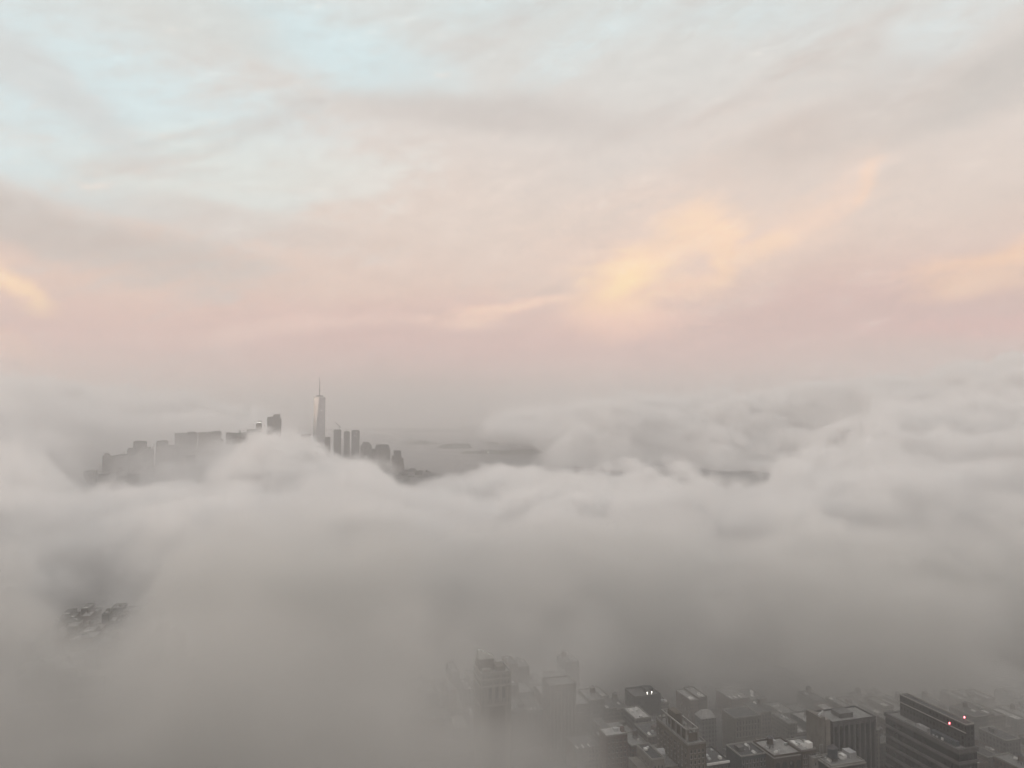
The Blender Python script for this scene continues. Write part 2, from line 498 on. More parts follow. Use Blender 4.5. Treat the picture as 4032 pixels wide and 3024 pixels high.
def mat(name, rgb, rough=0.8, metal=0.0, var=0.25, scale=0.15, spec=0.3, kind=None):
    """weathered surface; kind 'windows' adds a window grid for walls seen from afar"""
    key = (name, kind)
    if key in MATS:
        return MATS[key]
    m_ = bpy.data.materials.new(name)
    m_.use_nodes = True
    t = NT(m_.node_tree)
    b = m_.node_tree.nodes["Principled BSDF"]
    tc_ = t.n('ShaderNodeTexCoord')
    p = tc_.outputs['Object']
    geo = t.n('ShaderNodeNewGeometry')
    info = t.n('ShaderNodeObjectInfo')
    wpos = geo.outputs['Position']
    n1 = t.noise(wpos, scale, 5, 0.6)
    # rain streaks: noise squeezed sideways
    st_ = t.noise(t.v('MULTIPLY', wpos, (1, 1, 0.12)), scale * 4, 4, 0.6)
    f = t.m('ADD', t.m('MULTIPLY', n1, 0.6), t.m('MULTIPLY', st_, 0.4))
    lo = tuple(c * (1 - var) for c in rgb)
    hi = tuple(min(1, c * (1 + var)) for c in rgb)
    c = t.mix(t.smooth(f, 0.3, 0.7), lo, hi)
    rv = t.m('ADD', 0.85, t.m('MULTIPLY', info.outputs['Random'], 0.3))
    c = t.v('SCALE', c, rv)
    if kind == 'windows' or kind == 'bands':
        x, y, z = t.sep(p)
        nx, ny, nz = t.sep(t.n('ShaderNodeTexCoord').outputs['Normal'])
        isx = t.m('GREATER_THAN', t.m('ABSOLUTE', ny), 0.6)
        hcoord = t.m('ADD', t.m('MULTIPLY', x, isx), t.m('MULTIPLY', y, t.m('SUBTRACT', 1.0, isx)))
        u = t.m('FRACT', t.m('DIVIDE', hcoord, 3.1))
        v = t.m('FRACT', t.m('DIVIDE', z, 3.7))
        wu = t.m('LESS_THAN', t.m('ABSOLUTE', t.m('SUBTRACT', u, 0.5)), 0.26 if kind == 'windows' else 0.6)
        wv = t.m('LESS_THAN', t.m('ABSOLUTE', t.m('SUBTRACT', v, 0.5)), 0.29 if kind == 'windows' else 0.25)
        up = t.m('LESS_THAN', t.m('ABSOLUTE', nz), 0.5)
        wm = t.m('MULTIPLY', t.m('MULTIPLY', wu, wv), up)
        cell = t.n('ShaderNodeTexWhiteNoise')
        t.put(cell.inputs[0], t.xyz(t.m('FLOOR', t.m('DIVIDE', hcoord, 3.1)), t.m('FLOOR', t.m('DIVIDE', z, 3.7)), isx))
        gl = t.mix(cell.outputs[0], (0.012, 0.014, 0.017), (0.06, 0.065, 0.07))
        c = t.mix(wm, c, gl)
        t.put(b.inputs['Roughness'], t.m('SUBTRACT', rough, t.m('MULTIPLY', wm, rough - 0.15)))
    else:
        b.inputs['Roughness'].default_value = rough
    t.put(b.inputs['Base Color'], c)
    b.inputs['Metallic'].default_value = metal
    b.inputs['Specular IOR Level'].default_value = spec
    MATS[key] = m_
    return m_


def glow(name, rgb, k):
    if (name, 'g') in MATS:
        return MATS[(name, 'g')]
    m_ = bpy.data.materials.new(name)
    m_.use_nodes = True
    b = m_.node_tree.nodes["Principled BSDF"]
    b.inputs['Base Color'].default_value = (*rgb, 1)
    b.inputs['Emission Color'].default_value = (*rgb, 1)
    b.inputs['Emission Strength'].default_value = k
    MATS[(name, 'g')] = m_
    return m_


WALLC = {'grey': (.095, .096, .095), 'tan': (.125, .114, .098), 'brown': (.068, .056, .048), 'red brick': (.095, .062, .052),
         'cream': (.165, .157, .142), 'dark grey': (.042, .045, .046), 'blue grey': (.062, .074, .083), 'white': (.42, .42, .41)}
ROOFC = {'pale': (.20, .20, .197), 'dark': (.06, .062, .065), 'grey': (.17, .172, .17), 'silver': (.30, .30, .295)}


def wall_m(c, k=None):
    return mat(c.replace(' ', '_') + ('_wall' if k is None else '_wall_' + k), WALLC[c], 0.85, kind=k)


def roof_m(c):
    return mat(c + '_roofing', ROOFC[c], 0.8, var=0.3, scale=0.25)


COPING = lambda: mat('stone_coping', (.22, .217, .205), 0.8, var=0.15)
METAL = lambda: mat('galvanised_metal', (.38, .39, .40), 0.5, 0.3)
TIMBER = lambda: mat('weathered_timber', (.075, .06, .05), 0.9)
WHITE = lambda: mat('white_paint', (.6, .6, .585), 0.6, var=0.12)
GLASS = lambda: mat('window_glass', (.02, .024, .028), 0.12, spec=0.6)
TRIM = lambda: mat('window_trim', (.27, .265, .25), 0.7, var=0.1)
STEEL = lambda: mat('dark_steel', (.07, .07, .075), 0.5, 0.4)


# ------------------------------------------------------------------ mesh helpers
class MB:
    def __init__(s):
        s.bm = bmesh.new()

    def box(s, x0, x1, y0, y1, z0, z1, top=True, bottom=False):
        v = [s.bm.verts.new(p) for p in ((x0, y0, z0), (x1, y0, z0), (x1, y1, z0), (x0, y1, z0),
                                         (x0, y0, z1), (x1, y0, z1), (x1, y1, z1), (x0, y1, z1))]
        for f in ((0, 1, 5, 4), (1, 2, 6, 5), (2, 3, 7, 6), (3, 0, 4, 7)):
            s.bm.faces.new([v[i] for i in f])
        if top:
            s.bm.faces.new([v[i] for i in (4, 5, 6, 7)])
        if bottom:
            s.bm.faces.new([v[i] for i in (3, 2, 1, 0)])
        return s

    def ring(s, x0, x1, y0, y1, z0, z1, t):
        s.box(x0, x1, y0, y0 + t, z0, z1)
        s.box(x0, x1, y1 - t, y1, z0, z1)
        s.box(x0, x0 + t, y0 + t, y1 - t, z0, z1)
        s.box(x1 - t, x1, y0 + t, y1 - t, z0, z1)
        return s

    def loft(s, rings, cap=True):
        """rings: lists of points, same count"""
        vs = [[s.bm.verts.new(p) for p in r] for r in rings]
        n = len(vs[0])
        for a, b in zip(vs, vs[1:]):
            for i in range(n):
                s.bm.faces.new((a[i], a[(i + 1) % n], b[(i + 1) % n], b[i]))
        if cap:
            s.bm.faces.new(vs[-1])
            s.bm.faces.new(vs[0][::-1])
        return s

    def lathe(s, cx, cy, prof, n=14):
        s.loft([[(cx + r * math.cos(2 * math.pi * i / n), cy + r * math.sin(2 * math.pi * i / n), z) for i in range(n)] for r, z in prof])
        return s

    def tube(s, p, q, r, r2=None, n=6):
        p, q = Vector(p), Vector(q)
        r2 = r if r2 is None else r2
        d = (q - p).normalized()
        u = d.orthogonal().normalized()
        w = d.cross(u)
        mk = lambda c, rr: [c + u * rr * math.cos(2 * math.pi * i / n) + w * rr * math.sin(2 * math.pi * i / n) for i in range(n)]
        s.loft([mk(p, r), mk(q, r2)])
        return s

    def build(s, name, m_, parent=None, loc=None):
        bmesh.ops.recalc_face_normals(s.bm, faces=s.bm.faces)
        me = bpy.data.meshes.new(name)
        s.bm.to_mesh(me)
        s.bm.free()
        me.materials.append(m_)
        o = bpy.data.objects.new(name, me)
        COL.objects.link(o)
        if parent is not None:
            o.parent = parent
        if loc is not None:
            o.location = loc
        return o


def tag(o, label, cat, group=None):
    o["label"] = label
    o["category"] = cat
    if group:
        o["group"] = group
    return o


GRID = R(16)
GS = Vector((math.cos(GRID), math.sin(GRID), 0))      # along the cross streets, to the right
GA = Vector((-math.sin(GRID), math.cos(GRID), 0))     # down the avenues, away from us
GZ = 6.0                                              # street level


def to_grid(p):
    return p.dot(GS), p.dot(GA)


def root(name, s_, a_, label, cat, group=None, z=GZ, rot=GRID):
    o = bpy.data.objects.new(name, None)
    o.empty_display_size = 5
    COL.objects.link(o)
    p = GS * s_ + GA * a_
    o.location = (p.x, p.y, z)
    o.rotation_euler = (0, 0, rot)
    return tag(o, label, cat, group)


def corner(px, py, z):
    return to_grid(at_z(px, py, z))


def water_tank(r, x, y, z, s_=1.0, m_=None):
    t = MB()
    t.lathe(x, y, [(2.3 * s_, z + 3.2 * s_), (2.3 * s_, z + 7.4 * s_)], 14)
    tk = t.build('water_tank', m_ or TIMBER(), r)
    MB().lathe(x, y, [(2.6 * s_, z + 7.4 * s_), (0.15, z + 9.1 * s_)], 14).build('tank_lid', STEEL(), tk)
    lg = MB()
    for sx in (-1, 1):
        for sy in (-1, 1):
            lg.box(x + sx * 1.5 * s_ - .15, x + sx * 1.5 * s_ + .15, y + sy * 1.5 * s_ - .15, y + sy * 1.5 * s_ + .15, z, z + 3.2 * s_)
    lg.box(x - 2.2 * s_, x + 2.2 * s_, y - 2.2 * s_, y + 2.2 * s_, z + 2.85 * s_, z + 3.19 * s_, bottom=True)
    for q_ in (-1, 1):
        lg.tube((x - 1.5 * s_, y + q_ * 1.5 * s_, z + .3), (x + 1.5 * s_, y + q_ * 1.5 * s_, z + 2.9 * s_), .1, .1, 4)
        lg.tube((x + q_ * 1.5 * s_, y - 1.5 * s_, z + .3), (x + q_ * 1.5 * s_, y + 1.5 * s_, z + 2.9 * s_), .1, .1, 4)
    lg.build('tank_stand', STEEL(), tk)


def body(r, w, d, h, wall, rf, par=1.1, kind='windows', cop=True):
    """walls, roof sheet and parapet; local x along the street, y away"""
    zt = h - GZ
    m = MB()
    m.box(0, w, 0, d, 0, zt - par, top=False)
    m.build('wall', wall_m(wall, kind), r)
    MB().box(0.0, w, 0.0, d, zt - par - .4, zt - par + .004).build('roof', roof_m(rf), r)
    p = MB().ring(-.12, w + .12, -.12, d + .12, zt - par + .01, zt, 0.55)
    p.build('parapet', COPING() if cop else wall_m(wall), r)
    return zt - par


def clutter(r, w, d, z, rnd, n=3):
    """air conditioners, vents, skylights: small pale boxes on the roof"""
    for i in range(n):
        x = rnd.uniform(1.5, max(1.6, w - 4)); y = rnd.uniform(1.5, max(1.6, d - 4))
        k = rnd.random()
        if k < .5:
            q = MB().box(x, x + rnd.uniform(1.2, 2.4), y, y + rnd.uniform(1.2, 3), z + .3, z + rnd.uniform(1.2, 2.2), bottom=True)
            q.build('air_conditioner', METAL() if rnd.random() < .6 else WHITE(), r)
        elif k < .75:
            MB().lathe(x, y, [(.35, z), (.35, z + 1.8), (.6, z + 1.8), (.6, z + 2.2)], 8).build('vent', METAL(), r)
        else:
            q = MB()
            q.loft([[(x, y, z), (x + 2.4, y, z), (x + 2.4, y + 4, z), (x, y + 4, z)], [(x + .9, y, z + 1.1), (x + 1.5, y, z + 1.1), (x + 1.5, y + 4, z + 1.1), (x + .9, y + 4, z + 1.1)]])
            q.build('skylight', WHITE(), r)


def window_rows(r, rows, front=None, side=None, trim=True, lintel=0.0):
    """individual window parts.  rows: list of (z, height); front: (xs, width) on y=0 ; side: (ys, width) on x=0"""
    cache = {}

    def proto(w_, h_, ax):
        k = (w_, h_, ax)
        if k not in cache:
            g_, f_ = MB(), MB()
            if ax == 'f':
                g_.box(-w_ / 2, w_ / 2, -.05, .12, 0, h_, bottom=True)
                f_.box(-w_ / 2 - .25, w_ / 2 + .25, -.28, .12, -.3, 0, bottom=True)
                f_.box(-w_ / 2 - .2, -w_ / 2, -.16, .12, 0, h_ + .2)
                f_.box(w_ / 2, w_ / 2 + .2, -.16, .12, 0, h_ + .2)
            else:
                g_.box(-.05, .12, -w_ / 2, w_ / 2, 0, h_, bottom=True)
                f_.box(-.28, .12, -w_ / 2 - .25, w_ / 2 + .25, -.3, 0, bottom=True)
                f_.box(-.16, .12, -w_ / 2 - .2, -w_ / 2, 0, h_ + .2)
                f_.box(-.16, .12, w_ / 2, w_ / 2 + .2, 0, h_ + .2)
            a = g_.build('window', GLASS(), r)
            b_ = f_.build('window_frame', TRIM(), a) if trim else None
            if b_ is None:
                f_.bm.free()
            cache[k] = [a, b_, False]
        a, b_, used = cache[k]
        if used:
            a2 = a.copy(); COL.objects.link(a2); a2.parent = r
            if b_ is not None:
                b2 = b_.copy(); COL.objects.link(b2); b2.parent = a2
            return a2
        cache[k][2] = True
        return a
    for z, h_ in rows:
        if front:
            for x in front[0]:
                proto(front[1], h_, 'f').location = (x, 0, z)
        if side:
            for y in side[0]:
                proto(side[1], h_, 's').location = (0, y, z)


FOOT = []      # footprints of the named near buildings in grid coordinates


def foot(s_, a_, w, d, m=2.0):
    FOOT.append((s_ - m, s_ + w + m, a_ - m, a_ + d + m))


exec_near = True
RND = random.Random(7)

# ------------------------------------------------------------------ ground and water
def poly(name, pts, z, m_):
    me = bpy.data.meshes.new(name)
    me.from_pydata([(p[0], p[1], z) for p in pts], [], [list(range(len(pts)))])
    me.materials.append(m_)
    o = bpy.data.objects.new(name, me)
    COL.objects.link(o)
    o["kind"] = "structure"
    return o


wm = bpy.data.materials.new("harbour_water")
wm.use_nodes = True
t = NT(wm.node_tree)
b = wm.node_tree.nodes["Principled BSDF"]
b.inputs['Base Color'].default_value = (.05, .056, .06, 1)
b.inputs['Roughness'].default_value = 0.42
g_ = t.n('ShaderNodeNewGeometry')
bp = t.n('ShaderNodeBump')
bp.inputs['Strength'].default_value = 0.6
bp.inputs['Distance'].default_value = 2.0
t.put(bp.inputs['Height'], t.noise(g_.outputs['Position'], 0.05, 6, 0.65))
t.put(b.inputs['Normal'], bp.outputs[0])
poly('water', [(-45000, -8000), (45000, -8000), (45000, 68000), (-45000, 68000)], 0, wm)

asph = mat('asphalt', (.05, .05, .052), 0.85, var=0.3, scale=0.05)
shore = [(6000, 2480), (4300, 2250), (3200, 2100), (2300, 1970), (1880, 1900), (1700, 1866), (1610, 1853), (1545, 1822), (1480, 1790), (1380, 1772), (1150, 1768), (800, 1770), (300, 1790), (-400, 1810), (-2200, 1850)]
sp = [tuple(at_z(a, b_, 0))[:2] for a, b_ in shore]
gp = [(6000, -3000)] + sp + [(-6500, -3000)]
# land with a quay edge: an extruded slab
q = MB()
q.loft([[(x, y, -0.5) for x, y in gp], [(x, y, GZ) for x, y in gp]])
ground = q.build('ground', asph)
ground["kind"] = "structure"

# ------------------------------------------------------------------ near buildings, right-hand clearing
def gen_near():
    # --- cream corner block with the open stone frame on its roof
    s0, a0 = corner(2708, 2928, 78)
    h = 78; w = 14; d = 46
    foot(s0, a0, w, d)
    r = root('corner_building', s0, a0, 'tall tan corner building with an open stone frame and bulkhead on its roof', 'building')
    zr = body(r, w, d, h, 'tan', 'grey', 1.3, None)
    f = MB()
    x0, x1, y0, y1 = 1.6, 11.5, 5.0, 42.0
    zt = zr + 8.5
    f.ring(x0, x1, y0, y1, zt - .8, zt, .9)
    for yy in np.linspace(y0, y1 - .9, 6):
        f.box(x0, x0 + .9, yy, yy + .9, zr, zt - .8)
        f.box(x1 - .9, x1, yy, yy + .9, zr, zt - .8)
    f.build('roof_frame', COPING(), r)
    f = MB()
    f.box(x0 + 1.2, x0 + 1.5, y0 + 2, y1 - 14, zr, zt - 1.5)
    f.box(x0 + 2, x1 - 1.2, y0 + .3, y0 + .6, zr, zr + 5.5)
    f.build('frame_screen', wall_m('tan'), r)
    MB().box(5.2, 10.4, 27, 38, zr, zr + 10.5).build('bulkhead', wall_m('tan'), r)
    MB().box(3.6, 9.8, 15, 20, zr, zr + 4.5).build('bulkhead', wall_m('cream'), r)
    rows = [(zz, 2.0) for zz in np.arange(zr - 5.5, zr - 30, -3.7)]
    window_rows(r, rows, front=(list(np.linspace(2.5, 11.5, 4)), 1.3), trim=True)
    window_rows(r, rows[:6], side=(list(np.linspace(3, 43, 9)), 1.3), trim=True)

    # --- small tan block in front-left of it
    s1, a1 = corner(2567, 2988, 66)
    h = 66; w = 9.5; d = 24
    foot(s1, a1, w, d)
    r = root('apartment_building', s1, a1, 'small cream building with a sunken dark roof, leftmost at the bottom of the clearing', 'building')
    zr = body(r, w, d, h, 'cream', 'dark', 1.2, None)
    MB().box(-7.0, -.2, 3.5, 23, 0, zr - 7).build('side_wing', wall_m('cream'), r)
    q = MB()
    n = 8
    q.loft([[(9.9, 9 + 6.5 * k / n, zr + 2.6 * math.sin(math.pi * k / n) - 1) for k in range(n + 1)] + [(9.9, 15.5, zr - 8), (9.9, 9, zr - 8)],
            [(15, 9 + 6.5 * k / n, zr + 2.6 * math.sin(math.pi * k / n) - 1) for k in range(n + 1)] + [(15, 15.5, zr - 8), (15, 9, zr - 8)]])
    q.build('arched_bulkhead', METAL(), r)
    MB().box(2.2, 4.4, 15, 17.5, zr, zr + 1.2).build('skylight', WHITE(), r)
    MB().box(5.2, 6.6, 17.5, 19, zr, zr + 1.1).build('skylight', METAL(), r)
    window_rows(r, [(zr - 6 - 4 * k, 2) for k in range(3)], front=([2.4, 5, 7.6], 1.2), side=([5, 10, 15, 20], 1.2))
    s2, a2 = corner(2612, 3018, 58)
    foot(s2, a2, 13, 18)
    r = root('apartment_building', s2, a2, 'lower cream building at the bottom edge, in front of the sunken dark roof', 'building')
    zr = body(r, 13, 16, 58, 'cream', 'grey', 1.0, None)
    window_rows(r, [(zr - 5, 2)], front=([2.5, 6.5, 10.5], 1.3))

    # --- dark block behind with two roof lights
    s3, a3 = corner(2500, 2742, 44)
    foot(s3, a3, 26, 22)
    r = root('office_block', s3, a3, 'dark slab rising behind the tan corner building, two white lamps on its roof', 'building')
    zr = body(r, 26, 22, 44, 'dark grey', 'dark', 1.2, 'windows', False)
    MB().box(14, 22, 8, 16, zr, zr + 4).build('bulkhead', wall_m('dark grey'), r)
    for x in (13, 17.5):
        MB().lathe(x, 1.2, [(.12, zr), (.12, zr + 2.6), (.42, zr + 2.6), (.42, zr + 3.3)], 8).build('roof_lamp', glow('lamp_white', (1, .95, .85), 5), r)

    # --- brick block with the bright roof, left of the dark slab
    s4, a4 = corner(2388, 2896, 62)
    foot(s4, a4, 20, 16)
    r = root('brick_building', s4, a4, 'red brick building under a bright flat roof with a slanted chimney stack', 'building')
    zr = body(r, 17, 14, 62, 'red brick', 'silver', .8, None)
    MB().box(14, 16.4, 4, 7, zr, zr + 3.4).build('chimney', wall_m('red brick'), r)
    MB().box(9, 12.5, 6, 10, zr, zr + 2.2).build('bulkhead', METAL(), r)
    window_rows(r, [(zr - 5 - 3.8 * k, 2) for k in range(6)], front=(list(np.linspace(2, 15, 5)), 1.3))

    # --- ornate tower standing in the fog
    s5, a5 = corner(1893, 2652, 112)
    w, d, h = 23, 22, 112
    foot(s5, a5, w, d)
    r = root('stone_tower', s5, a5, 'ornate pale stone tower with a gabled rooftop cabin, alone in the thick fog', 'building')
    zr = body(r, w, d, h, 'cream', 'grey', 1.4, None)
    for zc in (zr - 3.6, zr - 8.6, zr - 22.5):
        MB().ring(-.7, w + .7, -.7, d + .7, zc - .5, zc + .3, 1.2).build('cornice', COPING(), r)
    cb = MB().box(1.0, 12.4, 9, 19, zr, zr + 8.5).build('rooftop_cabin', wall_m('brown'), r)
    MB().loft([[(.6, 8.6, zr + 8.5), (12.8, 8.6, zr + 8.5), (12.8, 19.4, zr + 8.5), (.6, 19.4, zr + 8.5)],
               [(.9, 12, zr + 14.5), (3.2, 12, zr + 14.5), (3.2, 15, zr + 14.5), (.9, 15, zr + 14.5)]]).build('cabin_roof', mat('copper_roof', (.26, .27, .25), .7), cb)
    MB().box(13.5, 20, 5, 14, zr, zr + 3.2).build('bulkhead', wall_m('tan'), r)
    MB().box(2, 8.5, 1.5, 6.5, zr, zr + 3).build('bulkhead', wall_m('cream'), r)
    xs = [2.0, 6.1, 8.1, 11.2, 13.2, 16.6, 18.4, 21.2]
    window_rows(r, [(zr - 3.0, 2.2), (zr - 7.6, 2.2), (zr - 21, 2.2)], front=(xs, 1.15), side=([3, 6.5, 10, 13.5, 17, 20], 1.15))
    window_rows(r, [(zr - 18.2, 8.5)], front=([7.1, 12.2, 17.4], 2.7), side=([6, 11, 16], 2.4))
    window_rows(r, [(zr - 12.6, 2.2), (zr - 17.2, 2.2)], front=([2.0], 1.15))
    MB().box(6.2, 18.4, -.45, -.03, 0, zr - 23.6).build('dark_bay', wall_m('brown'), r)

    # --- faint vertical shafts between tower and clearing
    s6, a6 = corner(2165, 2700, 70)
    foot(s6, a6, 24, 24)
    r = root('ribbed_tower', s6, a6, 'faint brown tower with vertical ribs, just right of the ornate stone tower', 'building')
    zr = body(r, 24, 20, 70, 'brown', 'grey', 1.2, None, False)
    q = MB()
    for x in np.linspace(.4, 23.2, 8):
        q.box(x - .5, x + .5, -.8, -.02, 0, zr - .5)
    q.build('pilasters', wall_m('cream'), r)

    # --- loft with arched ground storey and large pale roof, water tank
    s7, a7 = corner(3048, 2975, 52)
    w, d, h = 24, 26, 52
    foot(s7, a7, w, d)
    r = root('loft_building', s7, a7, 'brown loft building with tall arched bays, pale roof and dark wooden water tank', 'building')
    zr = body(r, w, d, h, 'brown', 'pale', 1.0, None, False)
    q = MB().ring(-.6, w + .6, -.6, d + .6, zr - 1.2, zr - .5, .9)
    q.build('cornice', COPING(), r)
    for k in range(4):
        x = 3 + k * 6
        pts = [(x - 2, 0), (x + 2, 0), (x + 2, 6.5)] + [(x + 2 * math.cos(t_), 6.5 + 2 * math.sin(t_)) for t_ in np.linspace(.4, math.pi - .4, 5)] + [(x - 2, 6.5)]
        MB().loft([[(a, -.1, zr - 13 + c) for a, c in pts], [(a, .1, zr - 13 + c) for a, c in pts]]).build('arched_window', GLASS(), r)
    water_tank(r, 6.5, 14, zr, 1.0)
    MB().box(9.5, 14, 17, 22, zr, zr + 3).build('bulkhead', METAL(), r)
    clutter(r, w, d, zr, RND, 5)

    # --- white roofed building
    s8, a8 = corner(3158, 2953, 54)
    w, d, h = 12, 19, 54
    foot(s8, a8, w, d)
    r = root('brick_building', s8, a8, 'dark brick building with a bright white roof and two rows of white framed windows', 'building')
    zr = body(r, w, d, h, 'brown', 'silver', 1.0, None)
    MB().box(7.2, 11, 2.2, 7, zr, zr + 4).build('bulkhead', WHITE(), r)
    MB().box(1.5, 4.5, 9, 16, zr, zr + 1).build('skylight', WHITE(), r)
    window_rows(r, [(zr - 5.2 - 4.4 * k, 2.6) for k in range(4)], front=([1.8, 3.8, 6.8, 8.8, 10.9], .95))
    clutter(r, w, d, zr, RND, 4)

    # --- twin pale strips: windowless party walls of a taller block
    s9, a9 = corner(3229, 2826, 72)
    w, d, h = 9.5, 16, 72
    foot(s9, a9, 10, 16)
    r = root('slim_tower', s9, a9, 'slim windowless tower of two pale vertical strips split by a dark joint', 'building')
    zt = h - GZ
    MB().box(0, 4.4, 0, d, 0, zt).build('wall', wall_m('cream'), r)
    MB().box(5.2, 9.5, .6, d, 0, zt - 2.5).build('wall', wall_m('cream'), r)
    MB().box(4.4, 5.2, 1.2, d, 0, zt - 2).build('joint', wall_m('dark grey'), r)
    q = MB()
    for x in np.linspace(.6, 8.6, 6):
        q.box(x, x + .9, 2 + x * .7, 3 + x * .7, zt, zt + 1.2)
    q.build('roof_railing', METAL(), r)

    # --- long grey block right of it
    s10, a10 = corner(3278, 2842, 66)
    foot(s10, a10, 40, 22)
    r = root('office_block', s10, a10, 'wide grey block with faint vertical bays, between pale strips and black banded block', 'building')
    zr = body(r, 40, 22, 66, 'grey', 'grey', 1.2, None, False)
    q = MB()
    for x in np.linspace(.6, 39.4, 9):
        q.box(x - .55, x + .55, -.6, -.02, 0, zr - 1)
    q.build('pilasters', wall_m('grey'), r)
    MB().box(12, 24, 6, 16, zr, zr + 3.5).build('bulkhead', wall_m('grey'), r)
    for x in np.linspace(3, 37, 8):
        MB().box(x - 1.3, x + 1.3, -.1, -.03, 4, zr - 3).build('window', GLASS(), r)

    # --- roof with round tank in front
    s11, a11 = corner(3272, 3014, 50)
    w, d, h = 29, 17, 50
    foot(s11, a11, w, d)
    r = root('loft_building', s11, a11, 'low grey building with jutting pale cornice, round dark tank and roof machinery', 'building')
    zr = body(r, w, d, h, 'dark grey', 'grey', 1.0, None)
    MB().ring(-.9, w + .9, -.9, d + .9, zr - 1.0, zr - .2, 1.2).build('cornice', COPING(), r)
    water_tank(r, 8, 8, zr - 2, 1.5, mat('dark_tank', (.05, .06, .07), .7))
    MB().box(17, 20.5, 8, 13, zr, zr + 2.2).build('air_conditioner', WHITE(), r)
    MB().box(22, 28, 7, 15, zr, zr + 4).build('bulkhead', METAL(), r)
    q = MB()
    for x in (3.0, 5.6):
        q.box(x, x + .25, 15.5, 15.75, zr, zr + 9)
    q.box(3, 5.85, 15.5, 15.75, zr + 8.7, zr + 9)
    q.build('sign_frame', METAL(), r)
    clutter(r, w, d, zr, RND, 6)
    window_rows(r, [(zr - 5.4, 2.2)], front=(list(np.linspace(2, 27, 10)), 1.3))

    # --- pale low box at bottom edge
    s12, a12 = corner(3202, 2984, 50)
    foot(s12, a12, 10, 9)
    r = root('apartment_building', s12, a12, 'narrow pale building with coped flat top at the bottom, under the white roofed one', 'building')
    zr = body(r, 9.5, 7, 50, 'cream', 'grey', .9, None)
    window_rows(r, [(zr - 5, 2)], front=([2, 4.8, 7.6], 1.1))

    # --- long bright cornice building
    s13, a13 = corner(2784, 3004, 46)
    w, d = 18, 24
    foot(s13, a13, w, d)
    r = root('row_house', s13, a13, 'low dark building whose long bright cornice runs right of the tan corner building', 'building')
    zr = body(r, w, d, 46, 'dark grey', 'dark', .8, None, False)
    MB().box(-.4, w + .4, -1.1, -.14, zr - .9, zr + .6, bottom=True).build('cornice', WHITE(), r)
    clutter(r, w, d, zr, RND, 5)
    window_rows(r, [(zr - 5, 2.2)], front=(list(np.linspace(2.2, 15.8, 5)), 1.5))

    # --- dark block with rows of windows
    s14, a14 = corner(2918, 2976, 50)
    w, d = 22, 20
    foot(s14, a14, w, d)
    r = root('apartment_building', s14, a14, 'blue grey block with three rows of small windows, left of the arched loft building', 'building')
    zr = body(r, w, d, 50, 'blue grey', 'dark', 1.0, None)
    window_rows(r, [(zr - 5 - 3.7 * k, 2.2) for k in range(3)], front=(list(np.linspace(2, 20, 7)), 1.3))
    MB().box(3, 8, 8, 14, zr, zr + 3).build('bulkhead', wall_m('grey'), r)
    clutter(r, w, d, zr, RND, 4)

    # --- wide facade further back
    s15, a15 = corner(2893, 2826, 40)
    foot(s15, a15, 26, 20)
    r = root('loft_building', s15, a15, 'distant tan facade with two rows of tall windows under a thin pale roofline', 'building')
    zr = body(r, 26, 20, 40, 'tan', 'dark', 1.0, None)
    window_rows(r, [(zr - 6 - 5 * k, 3.2) for k in range(3)], front=(list(np.linspace(2.5, 23.5, 8)), 1.4))

    # --- hipped roof house behind
    s16, a16 = corner(2763, 2832, 38)
    foot(s16, a16, 14, 14)
    r = root('gabled_house', s16, a16, 'small house with a pale hipped roof behind the tan corner building', 'house')
    MB().box(0, 14, 0, 12, 0, 32, top=False).build('wall', wall_m('grey', 'windows'), r)
    MB().loft([[(-.4, -.4, 32), (14.4, -.4, 32), (14.4, 12.4, 32), (-.4, 12.4, 32)], [(3.5, 5, 37), (11, 5, 37), (11, 7.5, 37), (3.5, 7.5, 37)]]).build('roof', roof_m('pale'), r)

    # --- black banded block, far right
    s17, a17 = corner(3775, 2948, 66)
    w, d = 16, 68
    foot(s17, a17, w, d)
    r = root('banded_office_block', s17, a17, 'huge black office block with horizontal bands, machinery and two red beacons on its roof', 'building')
    zt = 66 - GZ
    MB().box(0, w, 0, d, 0, zt - 1.2, top=False).build('wall', wall_m('dark grey'), r)
    MB().box(0, w, 0, d, zt - 1.6, zt - 1.2).build('roof', roof_m('grey'), r)
    MB().ring(-.8, w + .8, -.8, d + .8, zt - 3.4, zt - .6, 2.2).build('roof_rim', wall_m('grey'), r)
    for k in range(7):
        z0 = zt - 11 - 7.6 * k
        MB().ring(-.7, w + .7, -.7, d + .7, z0, z0 + 1.9, .6).build('band', wall_m('grey'), r)
        MB().ring(-.08, w + .08, -.08, d + .08, z0 + 1.95, z0 + 6.4, .05).build('window', GLASS(), r)
    MB().box(2.6, 6.2, 5, 27, zt - 1.2, zt + 2.2).build('machine_room', wall_m('blue grey'), r)
    MB().box(2.6, 5.5, 30, 40, zt - 1.2, zt + 1.6).build('machine_room', METAL(), r)
    tz = zt + 15
    ut = MB().box(8.6, w - .1, 1.5, 62, zt - 1.19, tz, top=False).build('upper_tier', wall_m('dark grey', 'windows'), r)
    MB().box(8.6, w - .1, 1.5, 62, tz - 1, tz - .6).build('tier_roof', roof_m('dark'), ut)
    MB().ring(8.5, w, 1.4, 62.1, tz - .59, tz + .2, .6).build('tier_parapet', COPING(), ut)
    MB().box(8.0, 8.59, 1.4, 62.1, tz - 6.2, tz - 5.6, bottom=True).build('tier_ledge', COPING(), ut)
